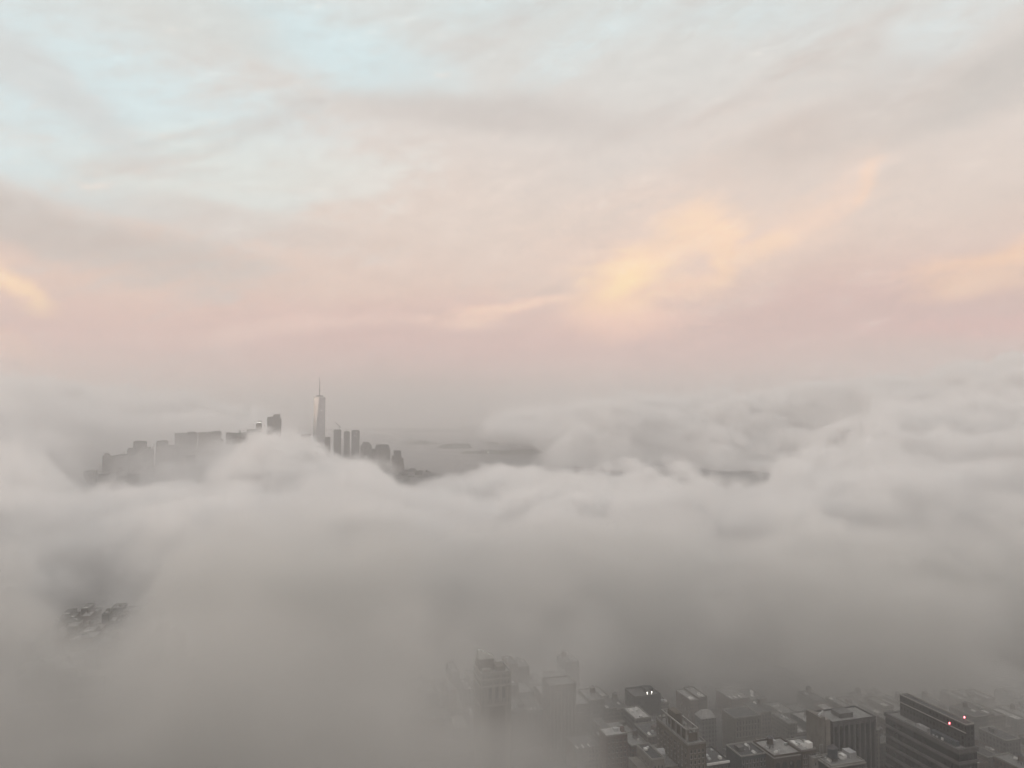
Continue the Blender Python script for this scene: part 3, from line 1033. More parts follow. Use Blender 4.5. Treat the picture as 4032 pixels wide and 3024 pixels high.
    for x, y, z in ((8.0, 15, tz - 5.6), (w - .6, 9, tz + .2)):
        bc = MB().lathe(x, y, [(.14, z), (.14, z + .8)], 8).build('beacon_pole', STEEL(), r)
        MB().lathe(x, y, [(.2, z + .8), (.45, z + 1.0), (.45, z + 1.6), (.2, z + 2.1)], 10).build('beacon', glow('beacon_red', (1, .16, .2), 9), bc)
    clutter(r, 7, 60, zt - 1.2, RND, 4)


gen_near()


# ------------------------------------------------------------------ ordinary lots round the clearings
ORD = ['first', 'second', 'third', 'fourth', 'fifth', 'sixth', 'seventh', 'eighth', 'ninth', 'tenth', 'eleventh', 'twelfth',
       'thirteenth', 'fourteenth', 'fifteenth', 'sixteenth', 'seventeenth', 'eighteenth', 'nineteenth', 'twentieth', 'twenty-first',
       'twenty-second', 'twenty-third', 'twenty-fourth', 'twenty-fifth', 'twenty-sixth', 'twenty-seventh', 'twenty-eighth', 'twenty-ninth', 'thirtieth',
       'thirty-first', 'thirty-second', 'thirty-third', 'thirty-fourth', 'thirty-fifth', 'thirty-sixth', 'thirty-seventh', 'thirty-eighth', 'thirty-ninth', 'fortieth']


def project(p):
    c, s_ = math.cos(PITCH), math.sin(PITCH)
    d = p - Vector((0, 0, CAMZ))
    dep = d.y * c + d.z * s_
    up = -d.y * s_ + d.z * c
    return 2016 + F * d.x / dep, 1512 - F * up / dep


def lots(zone, rows, s_lo, s_hi, inside, hts, seed):
    rnd = random.Random(seed)
    for ri, (a_, d) in enumerate(rows):
        s_ = s_lo
        k = 0
        while s_ < s_hi:
            w = rnd.choice((7, 8, 10, 12, 15, 20))
            dd = d - rnd.uniform(0, 5)
            h = GZ + rnd.choice(hts) + rnd.uniform(-2, 2)
            p = GS * (s_ + w / 2) + GA * a_
            px, py = project(Vector((p.x, p.y, h)))
            hit = any(s_ < f[1] and s_ + w > f[0] and a_ < f[3] and a_ + dd > f[2] for f in FOOT)
            if not hit and inside(px, py):
                wc = rnd.choice(('grey', 'tan', 'brown', 'red brick', 'dark grey', 'grey', 'brown'))
                rc = rnd.choice(('pale', 'dark', 'grey', 'dark', 'grey', 'silver', 'dark'))
                ft = rnd.choice(('tank', 'bulkhead', 'clutter', 'clutter', 'skylights'))
                word = {'tank': 'a water tank', 'bulkhead': 'a stair bulkhead', 'clutter': 'rooftop machinery', 'skylights': 'skylights'}[ft]
                k += 1
                r = root('row_building', s_, a_, '%s building, %s roof with %s, %s from left in %s %s row' % (wc, rc, word, ORD[k - 1], ORD[ri], zone), 'building', 'low city buildings under the fog')
                zr = body(r, w - .3, dd, h, wc, rc, rnd.uniform(.6, 1.3), 'windows', rnd.random() < .55)
                if ft == 'tank':
                    water_tank(r, w * rnd.uniform(.35, .65), dd * rnd.uniform(.4, .7), zr, rnd.uniform(.8, 1.1))
                    clutter(r, w, dd, zr, rnd, 1)
                elif ft == 'bulkhead':
                    x = rnd.uniform(.5, w - 5); y = rnd.uniform(2, dd - 7)
                    MB().box(x, x + 3.6, y, y + 5.5, zr, zr + 3.2).build('bulkhead', wall_m(rnd.choice(('cream', wc))), r)
                    clutter(r, w, dd, zr, rnd, 2)
                elif ft == 'clutter':
                    clutter(r, w, dd, zr, rnd, 4)
                else:
                    for q_ in range(3):
                        x = 1 + q_ * (w - 4) / 3
                        MB().loft([[(x, 3, zr), (x + 1.8, 3, zr), (x + 1.8, 8, zr), (x, 8, zr)], [(x + .7, 3, zr + .9), (x + 1.1, 3, zr + .9), (x + 1.1, 8, zr + .9), (x + .7, 8, zr + .9)]]).build('skylight', WHITE(), r)
            s_ += w
            if rnd.random() < .06:
                s_ += 6


rowsR = [(a, 29) for a in (395, 427, 471, 515, 560, 592, 640, 672, 722, 756)]
lots('clearing', rowsR, 60, 740, lambda x, y: 2280 < x < 4150 and 2740 < y < 3080, (20, 26, 30, 34, 24), 5)
rowsL = [(a, 30) for a in (880, 914, 964, 998, 1048, 1082, 1132, 1166)]
lots('hollow', rowsL, -460, -40, lambda x, y: ((x - 400) / 330) ** 2 + ((y - 2600) / 215) ** 2 < 1, (20, 26, 32, 38), 11)
rowsC = [(a, 30) for a in (640, 674, 724)]
lots('central', rowsC, 80, 330, lambda x, y: 1600 < x < 2280 and 2560 < y < 2900, (26, 34, 44), 3)


# ------------------------------------------------------------------ downtown skyline
def span(px0, px1, pyt, Y):
    """front-left corner in grid coordinates, width and top height for a tower seen at distance Y"""
    l, r_ = at_y(px0, pyt, Y), at_y(px1, pyt, Y)
    return to_grid(l), (r_.x - l.x), l.z


def tower(name, label, px0, px1, pyt, Y, wall='grey', kind='windows', d=None, cap=0.5, steps=(), cat='skyscraper', rot=GRID):
    (s_, a_), w, z = span(px0, px1, pyt, Y)
    d = d or w
    r = root(name, s_, a_, label, cat)
    r.rotation_euler = (0, 0, rot)
    zt = z - GZ
    MB().box(0, w, 0, d, 0, zt).build('shaft', wall_m(wall, kind), r)
    if cap:
        MB().box(w * .15, w * .85, d * .2, d * .8, zt, zt + w * .10).build('plant_room', wall_m('dark grey'), r)
    MB().ring(-.5, w + .5, -.5, d + .5, zt - 2.5, zt + 1.0, 1.5).build('parapet', wall_m('dark grey'), r)
    return r, w, d, zt


def lit(r, pts, size, col='lamp_white', rgb=(1, .95, .86), k=4.0):
    for x, y, z in pts:
        MB().box(x - size / 2, x + size / 2, y - .3, y + .3, z - size / 2, z + size / 2, bottom=True).build('lit_window', glow(col, rgb, k), r)


# tallest tower: square base turning into a square turned by 45 degrees, ring and mast
Y1 = 4500
L_, R_ = at_y(1230, 1562, Y1), at_y(1275, 1562, Y1)
W1 = R_.x - L_.x
cx = (L_.x + R_.x) / 2
zt = L_.z
tw = bpy.data.objects.new('tapering_tower', None)
COL.objects.link(tw)
tw.location = (cx, Y1 + W1 / 2, GZ)
tw.rotation_euler = (0, 0, R(14))
tag(tw, 'tallest tower, glass with long triangular facets and a mast, half sunk in fog', 'skyscraper')
hb_ = W1 / 2
H1 = zt - GZ
gm = bpy.data.materials.new('tower_glass')
gm.use_nodes = True
t = NT(gm.node_tree)
b = gm.node_tree.nodes["Principled BSDF"]
g_ = t.n('ShaderNodeTexCoord')
x_, y_, z_ = t.sep(g_.outputs['Object'])
fl_ = t.m('FRACT', t.m('DIVIDE', z_, 14.0))
ln = t.m('LESS_THAN', fl_, 0.16)
nb = t.noise(g_.outputs['Object'], 0.03, 4, 0.6)
t.put(b.inputs['Base Color'], t.mix(t.m('ADD', t.m('MULTIPLY', ln, .3), t.m('MULTIPLY', nb, .4), clamp=True), (.36, .37, .39), (.22, .235, .25)))
b.inputs['Metallic'].default_value = 0.75
b.inputs['Roughness'].default_value = 0.27
bm_ = bmesh.new()
base = [(-hb_, -hb_), (hb_, -hb_), (hb_, hb_), (-hb_, hb_)]
topq = [(0, -hb_), (hb_, 0), (0, hb_), (-hb_, 0)]
zb = 56
vb0 = [bm_.verts.new((x, y, 0)) for x, y in base]
vb = [bm_.verts.new((x, y, zb)) for x, y in base]
vt = [bm_.verts.new((x, y, H1 - 3)) for x, y in topq]
for i in range(4):
    bm_.faces.new((vb0[i], vb0[(i + 1) % 4], vb[(i + 1) % 4], vb[i]))
    bm_.faces.new((vb[i], vb[(i + 1) % 4], vt[i]))
    bm_.faces.new((vb[(i + 1) % 4], vt[(i + 1) % 4], vt[i]))
bm_.faces.new(vt)
m_ = MB(); m_.bm.free(); m_.bm = bm_
m_.build('glass_shaft', gm, tw)
MB().loft([[(x * 1.012, y * 1.012, H1 - 3.2) for x, y in topq], [(x * 1.012, y * 1.012, H1) for x, y in topq]]).build('parapet', WHITE(), tw)
MB().box(-hb_ * .42, hb_ * .5, -hb_ * .35, hb_ * .35, H1, H1 + 9).build('plant_room', METAL(), tw)
MB().lathe(0, 0, [(hb_ * .66, H1 + 3), (hb_ * .66, H1 + 6.5)], 24).build('platform_ring', STEEL(), tw)
mz = at_y(1252, 1486, Y1).z - GZ
hm_ = mz - H1
ms = MB()
ms.tube((0, 0, H1), (0, 0, H1 + hm_ * .68), 2.6, 1.7, 8)
ms.tube((0, 0, H1 + hm_ * .68), (0, 0, mz), 1.6, 1.1, 8)
mast = ms.build('mast', mat('mast_steel', (.12, .11, .11), .6), tw)
mr = MB()
for f_, rr in ((.30, 4.8), (.72, 3.2)):
    mr.lathe(0, 0, [(rr, H1 + hm_ * f_), (rr, H1 + hm_ * f_ + 3.2)], 12)
mr.build('mast_ring', mat('mast_steel', (.12, .11, .11), .6), mast)
for x, z in ((12, H1 * .80), (9, H1 * .69), (22, H1 * .64), (10, H1 * .59)):
    MB().box(x - 1.6, x + 1.6, -hb_ - .6, -hb_ + 3, z - 1.1, z + 1.1, bottom=True).build('lit_window', glow('lit_office', (1, .96, .9), 1.6), tw)

r, w, d, z = tower('glass_slab', 'banded glass slab with dark louvred top, second right of the tallest tower', 1386, 1416, 1697, 4500, 'blue grey', 'bands')
lit(r, [(w * .55, -.6, z - 8), (w * .62, -.6, z - 32), (w * .35, -.6, z - 28)], 3, 'lit_office', (1, .96, .9), 1.6)
q = MB()
for k in range(5):
    q.box(-.9, w + .9, -.9, -.55, z - 5 - 7 * k, z - 2.5 - 7 * k, bottom=True)
q.build('louvres', STEEL(), r)

r, w, d, z = tower('unfinished_tower', 'faint unfinished tower under a crane, first right of the tallest tower', 1315, 1343, 1693, 4550, 'grey', 'bands', cap=0)
# crane: a thing of its own, standing on that tower
p = at_y(1337, 1693, 4565)
cr = bpy.data.objects.new('tower_crane', None)
COL.objects.link(cr)
cr.location = p
tag(cr, 'luffing tower crane with raised boom on top of the unfinished tower', 'crane')
u = 4565 / F
MB().tube((0, 0, 0), (0, 0, 12 * u), 1.3, 1.3, 4).build('mast', STEEL(), cr)
jb = MB()
jb.tube((0, 0, 12 * u), (-18.5 * u, 0, 32 * u), 1.2, .9, 4)
jb.build('boom', STEEL(), cr)
MB().tube((-1, 0, 12 * u), (3 * u, 0, 20 * u), .9, .8, 4).build('back_mast', STEEL(), cr)
MB().tube((3 * u, 0, 20 * u), (-9 * u, 0, 22.5 * u), .4, .4, 3).build('boom_cable', STEEL(), cr)
MB().box(-1, 5 * u, -2, 2, 10 * u, 12.5 * u, bottom=True).build('cab', STEEL(), cr)

r, w, d, z = tower('domed_tower', 'faint tower with rounded top between the unfinished tower and the banded glass slab', 1355, 1377, 1703, 4600, 'grey', 'windows', cap=0)
MB().lathe(w / 2, d / 2, [(w * .5, z), (w * .46, z + 5), (w * .3, z + 9), (w * .1, z + 11)], 20).build('dome', mat('copper_roof', (.26, .27, .25), .7), r)

(s_, a_), w, z = span(1422, 1464, 1757, 4300)
r = root('octagonal_tower', s_, a_, 'tower with dark truncated pyramid top, right of the banded glass slab', 'skyscraper')
z -= GZ
MB().box(0, w, 0, w, 0, z).build('shaft', wall_m('grey', 'windows'), r)
c_ = w * .2
u = 4300 / F
MB().loft([[(w * .04, w * .04, z), (w * .96, w * .04, z), (w * .96, w * .96, z), (w * .04, w * .96, z)],
           [(w * .2, w * .2, z + 10 * u), (w * .8, w * .2, z + 10 * u), (w * .8, w * .8, z + 10 * u), (w * .2, w * .8, z + 10 * u)],
           [(w * .24, w * .24, z + 15 * u), (w * .76, w * .24, z + 15 * u), (w * .76, w * .76, z + 15 * u), (w * .24, w * .76, z + 15 * u)]]).build('pyramid_roof', wall_m('dark grey'), r)

(s_, a_), w, z = span(1480, 1536, 1768, 4000)
r = root('glass_crowned_tower', s_, a_, 'broad ribbed tower with chamfered glass crown, left of the slim stepped tower', 'skyscraper')
z -= GZ
u = 4000 / F
MB().box(0, w, 0, w, 0, z).build('shaft', wall_m('grey', 'windows'), r)
q = MB()
for x in np.linspace(2, w - 2, 9):
    q.box(x - .8, x + .8, -1.2, -.05, 0, z - 3)
q.build('ribs', wall_m('tan'), r)
MB().loft([[(w * .04, w * .04, z), (w * .96, w * .04, z), (w * .96, w * .96, z), (w * .04, w * .96, z)],
           [(w * .1, w * .1, z + 15 * u), (w * .9, w * .1, z + 15 * u), (w * .9, w * .9, z + 15 * u), (w * .1, w * .9, z + 15 * u)]]).build('glass_crown', wall_m('blue grey', 'windows'), r)
MB().ring(w * .085, w * .915, w * .085, w * .915, z + 14.3 * u, z + 15.8 * u, 2).build('parapet', STEEL(), r)
MB().box(-11 * u, -.3, 4, w * .8, 0, z - 1).build('side_wing', wall_m('dark grey', 'windows'), r)

(s_, a_), w, z = span(1546, 1589, 1804, 3900)
r = root('stepped_tower', s_, a_, 'dark slim tower with two setbacks and a curved fin, rightmost of the skyline', 'skyscraper')
z -= GZ
u = 3900 / F
MB().box(0, w, 0, w, 0, z).build('shaft', wall_m('brown', 'windows'), r)
MB().box(w + .2, w + 3, 4, w, 0, z - 24 * u).build('side_wing', wall_m('brown', 'windows'), r)
MB().box(2 * u, 35 * u, 3, w - 3, z, z + 9 * u).build('setback', wall_m('brown', 'windows'), r)
MB().box(9 * u, 34 * u, 6, w - 5, z + 9 * u, z + 29 * u).build('upper_shaft', wall_m('dark grey', 'windows'), r)
q = MB()
pp = [(9 * u + 7 * u * (1 - math.cos(t_)), 0, z + 29 * u + 7 * u * math.sin(t_)) for t_ in np.linspace(0, math.pi * .75, 7)]
for a, b_ in zip(pp, pp[1:]):
    q.tube((a[0], 12, a[2]), (b_[0], 12, b_[2]), 1.1, 1.1, 4)
q.build('curved_fin', METAL(), r)

# left of the tallest tower
(s_, a_), w, z = span(1052, 1100, 1641, 4500)
r = root('rippled_tower', s_, a_, 'tall tower with thin mast and lower side step, first left of the tallest tower', 'skyscraper')
z -= GZ
u = 4500 / F
MB().box(0, w, 0, w * .7, 0, z).build('shaft', wall_m('grey', 'windows'), r)
MB().box(w * .45, w, 4, w * .6, z, z + 10 * u).build('upper_shaft', wall_m('grey', 'windows'), r)
MB().tube((w - 2, 2, z), (w - 2, 2, z + 17 * u), 1.6, .8, 5).build('mast', STEEL(), r)
MB().box(w + .2, w + 6 * u, 3, w * .6, 0, z - 5 * u).build('side_wing', wall_m('dark grey', 'windows'), r)

(s_, a_), w, z = span(1008, 1030, 1671, 4400)
r = root('lit_crown_tower', s_, a_, 'slim tower whose notched crown glows with two lights', 'skyscraper')
z -= GZ
u = 4400 / F
MB().box(0, w, 0, w, 0, z).build('shaft', wall_m('brown', 'windows'), r)
MB().loft([[(0, 0, z), (w, 0, z), (w, w, z), (0, w, z)], [(2 * u, 2 * u, z + 4 * u), (20 * u, 2 * u, z + 4 * u), (20 * u, w - 3, z + 4 * u), (2 * u, w - 3, z + 4 * u)]]).build('shoulder', wall_m('brown'), r)
MB().box(2.5 * u, 19.5 * u, 3 * u, w - 4, z + 4 * u, z + 11.5 * u).build('crown', wall_m('dark grey'), r)
MB().box(1.8 * u, 20.2 * u, 2.4 * u, w - 3, z + 11.5 * u, z + 14 * u, bottom=True).build('cornice', wall_m('brown'), r)
for x in (6.3, 15.4):
    MB().box((x - 2.4) * u, (x + 2.4) * u, 2.6 * u, 3.2 * u, z + 6.3 * u, z + 9.4 * u, bottom=True).build('crown_light', glow('crown_light', (1, .97, .92), 3), r)

def setback(r, w, d, z, f0, f1, dz, wall='dark grey'):
    MB().box(w * f0, w * f1, d * .2, d * .8, z, z + dz).build('setback', wall_m(wall, 'windows'), r)


r, w, d, z = tower('office_tower', 'plain slab directly left below the tower with the glowing crown', 971, 1009, 1691, 4250, 'dark grey', 'windows', cap=0)
r, w, d, z = tower('dark_slab', 'wide dark slab behind the tower with a pointed spire', 889, 968, 1706, 4500, 'dark grey', 'windows', d=40, cap=0)
setback(r, w, d, z, .03, .3, 5)
setback(r, w, d, z, .8, .98, 7, 'grey')
(s_, a_), w, z = span(933, 953, 1716, 4300)
r = root('spired_tower', s_, a_, 'ornate gothic tower ending in a small pointed green spire', 'skyscraper')
z -= GZ
u = 4300 / F
MB().box(-3 * u, w + 3 * u, 2, w, 0, z - 8 * u).build('base_block', wall_m('cream', 'windows'), r)
MB().box(0, w, 0, w, 0, z).build('shaft', wall_m('cream', 'windows'), r)
for x, y in ((1.5, 1.5), (w - 1.5, 1.5), (1.5, w - 1.5), (w - 1.5, w - 1.5)):
    MB().lathe(x, y, [(1.4, z), (1.4, z + 3), (.1, z + 7)], 6).build('pinnacle', wall_m('cream'), r)
MB().loft([[(w * .15, w * .15, z), (w * .85, w * .15, z), (w * .85, w * .85, z), (w * .15, w * .85, z)],
           [(w * .28, w * .28, z + 12 * u), (w * .72, w * .28, z + 12 * u), (w * .72, w * .72, z + 12 * u), (w * .28, w * .72, z + 12 * u)],
           [(w * .49, w * .49, z + 27 * u), (w * .51, w * .49, z + 27 * u), (w * .51, w * .51, z + 27 * u), (w * .49, w * .51, z + 27 * u)]]).build('spire', mat('green_copper', (.10, .14, .12), .7), r)

r, w, d, z = tower('court_tower', 'grey block carrying three white lights, left of the wide dark slab', 780, 863, 1703, 4350, 'tan', 'windows', d=50, cap=0)
lit(r, [(w * .38, -.6, z - 1), (w * .30, -.6, z - 66), (w * .43, -.6, z - 66)], 3.6, 'flood_lamp', (1, .97, .9), 3)
setback(r, w, d, z, .62, .98, 9, 'grey')
setback(r, w, d, z, .2, .45, 4)
r, w, d, z = tower('dark_slab', 'dark block with crisp right edge, left of the grey block with three lights', 688, 768, 1707, 4300, 'dark grey', 'windows', d=45, cap=0)
setback(r, w, d, z, .55, .95, 10)
setback(r, w, d, z, .05, .3, -1 + 5, 'grey')
r, w, d, z = tower('office_tower', 'small low block in the gap before the wide dark slab', 866, 877, 1728, 4200, 'dark grey', 'windows')
r, w, d, z = tower('office_tower', 'faint square tower at the upper middle of the left skyline group', 614, 654, 1738, 4100, 'grey', 'windows')
r, w, d, z = tower('office_tower', 'faint low shoulder block just right of the faint square tower', 655, 690, 1757, 4100, 'grey', 'windows')
r, w, d, z = tower('office_tower', 'dark blue tower highest in the left skyline group', 524, 567, 1740, 3900, 'dark grey', 'windows')
r, w, d, z = tower('office_block', 'wide dark block with a pale vertical strip, in front of the dark blue tower', 500, 592, 1771, 3750, 'dark grey', 'windows', d=40, cap=0)
setback(r, w, d, z, .02, .3, 9)
setback(r, w, d, z, .68, .9, 14, 'grey')
MB().box(w * .42, w * .55, -.8, -.1, 0, z).build('pale_strip', wall_m('cream'), r)
r, w, d, z = tower('office_block', 'grey block with a pale left corner, left of the pale vertical strip', 459, 501, 1792, 3650, 'dark grey', 'windows', d=36)
MB().box(-6, -.2, 2, 12, 0, z - 6).build('corner_pier', wall_m('cream'), r)
r, w, d, z = tower('office_block', 'leftmost dark block of the whole skyline', 403, 450, 1795, 3650, 'dark grey', 'windows', d=36, cap=0)
setback(r, w, d, z, .1, .45, 12)
MB().tube((w * .3, 10, z + 12), (w * .3, 10, z + 26), .8, .4, 5).build('antenna', STEEL(), r)
r, w, d, z = tower('low_block', 'small pale box low in front of the leftmost skyline blocks', 466, 490, 1877, 3250, 'white', 'windows', d=20, cap=0, cat='building')
for px0, px1, py, Y, lab in ((330, 372, 1855, 3300, 'low grey building at the far left foot of the skyline'),
                             (385, 420, 1868, 3250, 'low brown building left of the small pale box'),
                             (425, 455, 1862, 3350, 'low dark building touching the small pale box on its left'),
                             (500, 540, 1868, 3300, 'low brown building just right of the small pale box'),
                             (730, 764, 1796, 3600, 'dim tower alone in the dark rift below the dark slabs'),
                             (770, 800, 1838, 3450, 'dim low tower deeper in the dark rift'),
                             (690, 722, 1812, 3600, 'dim block left in the dark rift below the slabs'),
                             (1186, 1222, 1710, 4600, 'ghostly block at the left foot of the tallest tower'),
                             (1276, 1300, 1722, 4600, 'ghostly low block at the right foot of the tallest tower')):
    tower('misty_block', lab, px0, px1, py, Y, 'dark grey', 'windows', d=30, cap=0, cat='building')

# riverside quarter right of the stepped tower
for px0, px1, py, Y, wc, lab in (
        (1592, 1612, 1852, 3950, 'dark grey', 'dark waterside block beside the foot of the stepped tower'),
        (1612, 1637, 1847, 3950, 'dark grey', 'dark block with raised roof, second along the waterside'),
        (1638, 1652, 1855, 3900, 'brown', 'brown warehouse, third along the waterside'),
        (1653, 1665, 1853, 3900, 'grey', 'grey warehouse, fourth along the waterside'),
        (1581, 1606, 1867, 3700, 'cream', 'pale apartment block low in the waterside quarter, largest pale front'),
        (1635, 1650, 1864, 3720, 'cream', 'pale block, left one of the right hand pale pair'),
        (1651, 1663, 1865, 3720, 'white', 'pale block, right one of the right hand pale pair'),
        (1559, 1569, 1857, 3750, 'white', 'tiny white block at the left foot of the stepped tower'),
        (1608, 1632, 1876, 3600, 'dark grey', 'dark low block between the largest pale front and the pale pair'),
        (1634, 1640, 1888, 3500, 'white', 'tiny white house lowest in the waterside quarter'),
        (1560, 1580, 1884, 3500, 'brown', 'brown low block at the lower left of the waterside quarter'),
        (1642, 1668, 1883, 3550, 'grey', 'grey low block at the lower right of the waterside quarter'),
        (1590, 1606, 1893, 3400, 'dark grey', 'dark low block at the bottom of the waterside quarter'),
        (1806, 1830, 1880, 3750, 'dark grey', 'lone dark block on the pier, far right of the waterside quarter')):
    tower('waterside_block', lab, px0, px1, py, Y, wc, 'windows', d=22, cap=0.5, cat='building')
(s_, a_), w, z = span(1672, 1690, 1866, 3950)
r = root('pier_hall', s_, a_, 'dark peaked hall with a small tower at the tip of the pier', 'building')
z -= GZ
u = 3950 / F
MB().box(-6 * u, w + 8 * u, 0, 25, 0, z).build('wall', wall_m('dark grey', 'windows'), r)
MB().loft([[(2, 4, z), (w - 2, 4, z), (w - 2, 16, z), (2, 16, z)], [(w * .4, 9, z + 17 * u), (w * .6, 9, z + 17 * u), (w * .6, 11, z + 17 * u), (w * .4, 11, z + 17 * u)]]).build('peaked_tower', wall_m('dark grey'), r)

# ------------------------------------------------------------------ harbour: islands, statue, boats, far shore
landm = mat('island_ground', (.07, .08, .06), .95, var=.3, scale=.01)
woodm = mat('island_trees', (.05, .065, .045), .95, var=.4, scale=.03)


def blobby(name, px0, px1, py, hpx, seed, depth=180, profile=None, label=None):
    """low island: a flat shelf with a lumpy mass of trees on it"""
    p0, p1 = at_z(px0, py, 0), at_z(px1, py, 0)
    Y = p0.y
    cx_, hw = (p0.x + p1.x) / 2, (p1.x - p0.x) / 2
    rnd = random.Random(seed)
    n = 40
    pts = []
    for i in range(n):
        a = 2 * math.pi * i / n
        k = 1 + rnd.uniform(-.06, .06)
        pts.append((cx_ + hw * math.cos(a) * k, Y + depth * (1 + math.sin(a) * k)))
    q_ = MB()
    q_.loft([[(x, y, -1) for x, y in pts], [(cx_ + (x - cx_) * .985, Y + depth + (y - Y - depth) * .985, 3.5) for x, y in pts]])
    o = q_.build(name, landm)
    o["kind"] = "structure"
    # tree canopy, height field with ragged top
    u_ = Y / F
    nx, ny = 120, 16
    bm2 = bmesh.new()
    vs = []
    for j in range(ny):
        row = []
        for i in range(nx):
            fx = i / (nx - 1); fy = j / (ny - 1)
            x = cx_ + hw * .96 * (2 * fx - 1)
            y = Y + depth * (.15 + 1.7 * fy)
            prof = np.interp(fx, *profile) if profile else 1
            e = max(0, 1 - (2 * fy - 1) ** 2) ** .5 * min(1, 12 * fx, 12 * (1 - fx))
            z_v = 3.0 + hpx * u_ * prof * e * (0.72 + .38 * rnd.random())
            row.append(bm2.verts.new((x + rnd.uniform(-4, 4), y, z_v)))
        vs.append(row)
    for j in range(ny - 1):
        for i in range(nx - 1):
            bm2.faces.new((vs[j][i], vs[j][i + 1], vs[j + 1][i + 1], vs[j + 1][i]))
    mb = MB(); mb.bm.free(); mb.bm = bm2
    t_ = mb.build('trees', woodm)
    t_["kind"] = "stuff"
    return Y


YL = blobby('island', 1578, 1728, 1750, 12, 4, 160, ([0, .22, .35, .45, .62, .75, 1], [.15, .25, .8, 1.0, .95, .35, .15]))
blobby('island', 1714, 1854, 1767, 15, 5, 220, ([0, .1, .25, .5, .9, 1], [.1, .7, .95, 1, 1, .7]))
blobby('island', 1806, 2160, 1789, 13, 6, 260, ([0, .2, .3, .45, .55, .7, .85, 1], [.08, .25, .7, .5, .4, .8, .95, .9]))
blobby('shore', 1900, 2700, 1752, 9, 8, 420, ([0, .08, .3, 1], [.05, .3, .7, 1]))
blobby('shore', 1560, 1900, 1703, 7, 9, 700, ([0, .3, .7, 1], [.3, .8, .6, .3]))
blobby('shore', 700, 3900, 1697, 8, 10, 1500, ([0, .2, .4, .6, .8, 1], [.9, .7, .25, .4, .8, 1]))

# statue on its pedestal
p = at_z(1617, 1748, 3)
stt = bpy.data.objects.new('statue', None)
COL.objects.link(stt)
stt.location = (p.x, p.y + 60, 3)
tag(stt, 'robed statue with raised torch arm on a stone pedestal, on the farther small island', 'statue')
u = (p.y + 60) / F
MB().loft([[(-12 * k, -12 * k, z), (12 * k, -12 * k, z), (12 * k, 12 * k, z), (-12 * k, 12 * k, z)] for k, z in ((2.1, 0), (2.0, 12), (1.1, 13), (.85, 30), (1.0, 33), (.8, 34), (.62, 46), (.72, 48))]).build('pedestal', mat('granite', (.30, .28, .25), .85), stt)
q = MB()
q.lathe(0, 0, [(6.5, 48), (5.6, 56), (5.0, 66), (5.4, 74), (5.8, 79), (4.2, 82), (1.5, 83.5), (1.7, 84.5), (2.2, 86.5), (1.8, 89), (.6, 90)], 12)
q.tube((-4.4, 0, 79), (-6.4, -1.5, 86), 1.6, 1.3)
q.tube((-6.4, -1.5, 86), (-6.8, -1.5, 95), 1.3, .9)
q.tube((4.4, 0, 78), (6.4, -3, 72), 1.5, 1.2)
q.tube((6.4, -3, 72), (4.6, -5.6, 71), 1.2, 1.0)
q.build('figure', mat('green_bronze', (.16, .24, .20), .7), stt)
MB().box(3.0, 5.6, -6.6, -5.8, 68, 75, bottom=True).build('tablet', mat('green_bronze', (.16, .24, .20), .7), stt)
MB().lathe(-6.8, -1.5, [(.7, 95), (1.6, 97), (1.4, 98), (.9, 100), (.1, 102)], 8).build('torch', mat('gilding', (.6, .45, .2), .4, .8), stt)

# customs hall with towers and a lamp on the nearest island
p = at_z(1895, 1787, 3)
r = bpy.data.objects.new('island_hall', None)
COL.objects.link(r)
r.location = (p.x, p.y + 60, 3)
tag(r, 'long dark hall with pointed turret on the nearest island', 'building')
u = p.y / F
MB().box(-17 * u, 14 * u, 0, 40, 0, 8 * u).build('wall', wall_m('brown', 'windows'), r)
MB().loft([[(-17 * u, -1, 8 * u), (14 * u, -1, 8 * u), (14 * u, 41, 8 * u), (-17 * u, 41, 8 * u)], [(-14 * u, 18, 12 * u), (11 * u, 18, 12 * u), (11 * u, 22, 12 * u), (-14 * u, 22, 12 * u)]]).build('roof', wall_m('dark grey'), r)
MB().lathe(5 * u, 6, [(2 * u, 8 * u), (1.8 * u, 15 * u), (1.9 * u, 16 * u), (.1, 21 * u)], 8).build('turret', wall_m('dark grey'), r)
p = at_z(1922, 1788, 3)
r = bpy.data.objects.new('harbour_light', None)
COL.objects.link(r)
r.location = (p.x, p.y, 0)
tag(r, 'single bright white floodlight at the edge of the nearest island', 'lamp')
MB().tube((0, 0, 0), (0, 0, 15), .5, .4).build('pole', STEEL(), r)
MB().lathe(0, 0, [(1.5, 15), (3.4, 17), (3.4, 20), (1, 22)], 10).build('lamp', glow('flood_lamp', (1, .97, .9), 5), r)

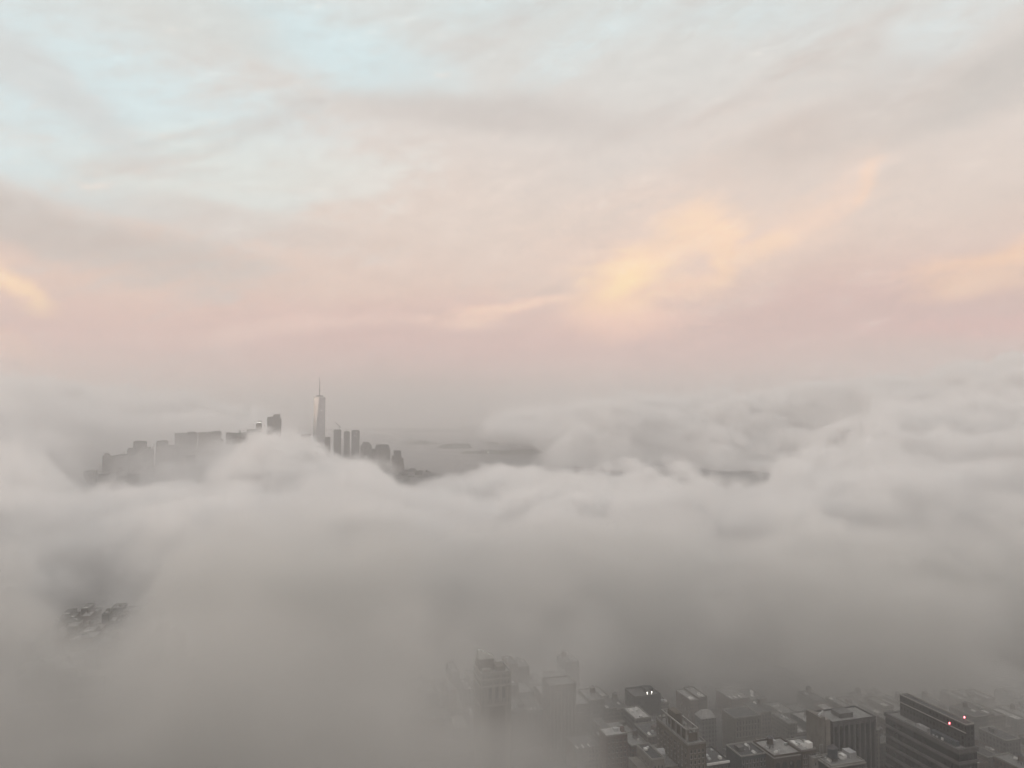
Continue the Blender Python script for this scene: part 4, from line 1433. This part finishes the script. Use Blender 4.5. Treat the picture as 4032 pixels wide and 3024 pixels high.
# boats
def ship(name, label, px, py, L, rot, hullc, y_off=0):
    p_ = at_z(px, py, 0)
    r_ = bpy.data.objects.new(name, None)
    COL.objects.link(r_)
    r_.location = (p_.x, p_.y + y_off, 0)
    r_.rotation_euler = (0, 0, rot)
    tag(r_, label, 'boat')
    k = L / 30
    out = [(-15, -3), (9, -3.2), (15, 0), (9, 3.2), (-15, 3)]
    MB().loft([[(x * k * .95, y * k * .9, -1) for x, y in out], [(x * k, y * k, 2.2 * k) for x, y in out]]).build('hull', hullc, r_)
    MB().box(-11 * k, 5 * k, -2.4 * k, 2.4 * k, 2.2 * k, 4.4 * k).build('cabin', WHITE(), r_)
    MB().box(-2 * k, 3 * k, -1.8 * k, 1.8 * k, 4.4 * k, 6.2 * k).build('wheelhouse', WHITE(), r_)
    MB().tube((-5 * k, 0, 4.4 * k), (-5 * k, 0, 8 * k), .5 * k, .4 * k).build('funnel', STEEL(), r_)
    return r_


ship('ferry', 'small ferry trailing a long white wake, just right of the stepped tower', 1597, 1808, 26, math.pi, mat('ferry_hull', (.35, .3, .25), .6))
ship('cargo_ship', 'long pale ship far out, above the broad ribbed tower', 1479, 1735, 85, 0, mat('ship_hull', (.5, .5, .5), .6))
foam = mat('wake_foam', (.75, .76, .76), .7, var=.15, scale=.08)
a_, b_ = at_z(1602, 1808, 0), at_z(1700, 1811, 0)
w_ = MB()
n = 24
pts0, pts1 = [], []
rr = random.Random(2)
for i in range(n + 1):
    f = i / n
    c = a_.lerp(b_, f)
    hw = (2.2 + 3.2 * f) * (1 - f) ** .5 + rr.uniform(0, .8)
    pts0.append((c.x, c.y - hw, .06)); pts1.append((c.x, c.y + hw, .06))
me = bpy.data.meshes.new('wake')
me.from_pydata(pts0 + pts1, [], [(i, i + 1, n + 2 + i, n + 1 + i) for i in range(n)])
me.materials.append(foam)
w_.bm.free()
wk = bpy.data.objects.new('wake', me)
COL.objects.link(wk)
wk["kind"] = "stuff"

# a lone street lamp burning through the fog at lower left
p = at_z(1640, 2995, GZ)
r = root('street_lamp', *to_grid(p), 'lone white lamp shining through the fog near the bottom edge', 'lamp')
MB().tube((0, 0, 0), (0, 0, 9), .14, .09).build('pole', STEEL(), r)
MB().lathe(0, 0, [(.2, 9), (.6, 9.2), (.6, 9.9), (.2, 10.2)], 8).build('lamp', glow('lamp_white', (1, .95, .85), 5), r)
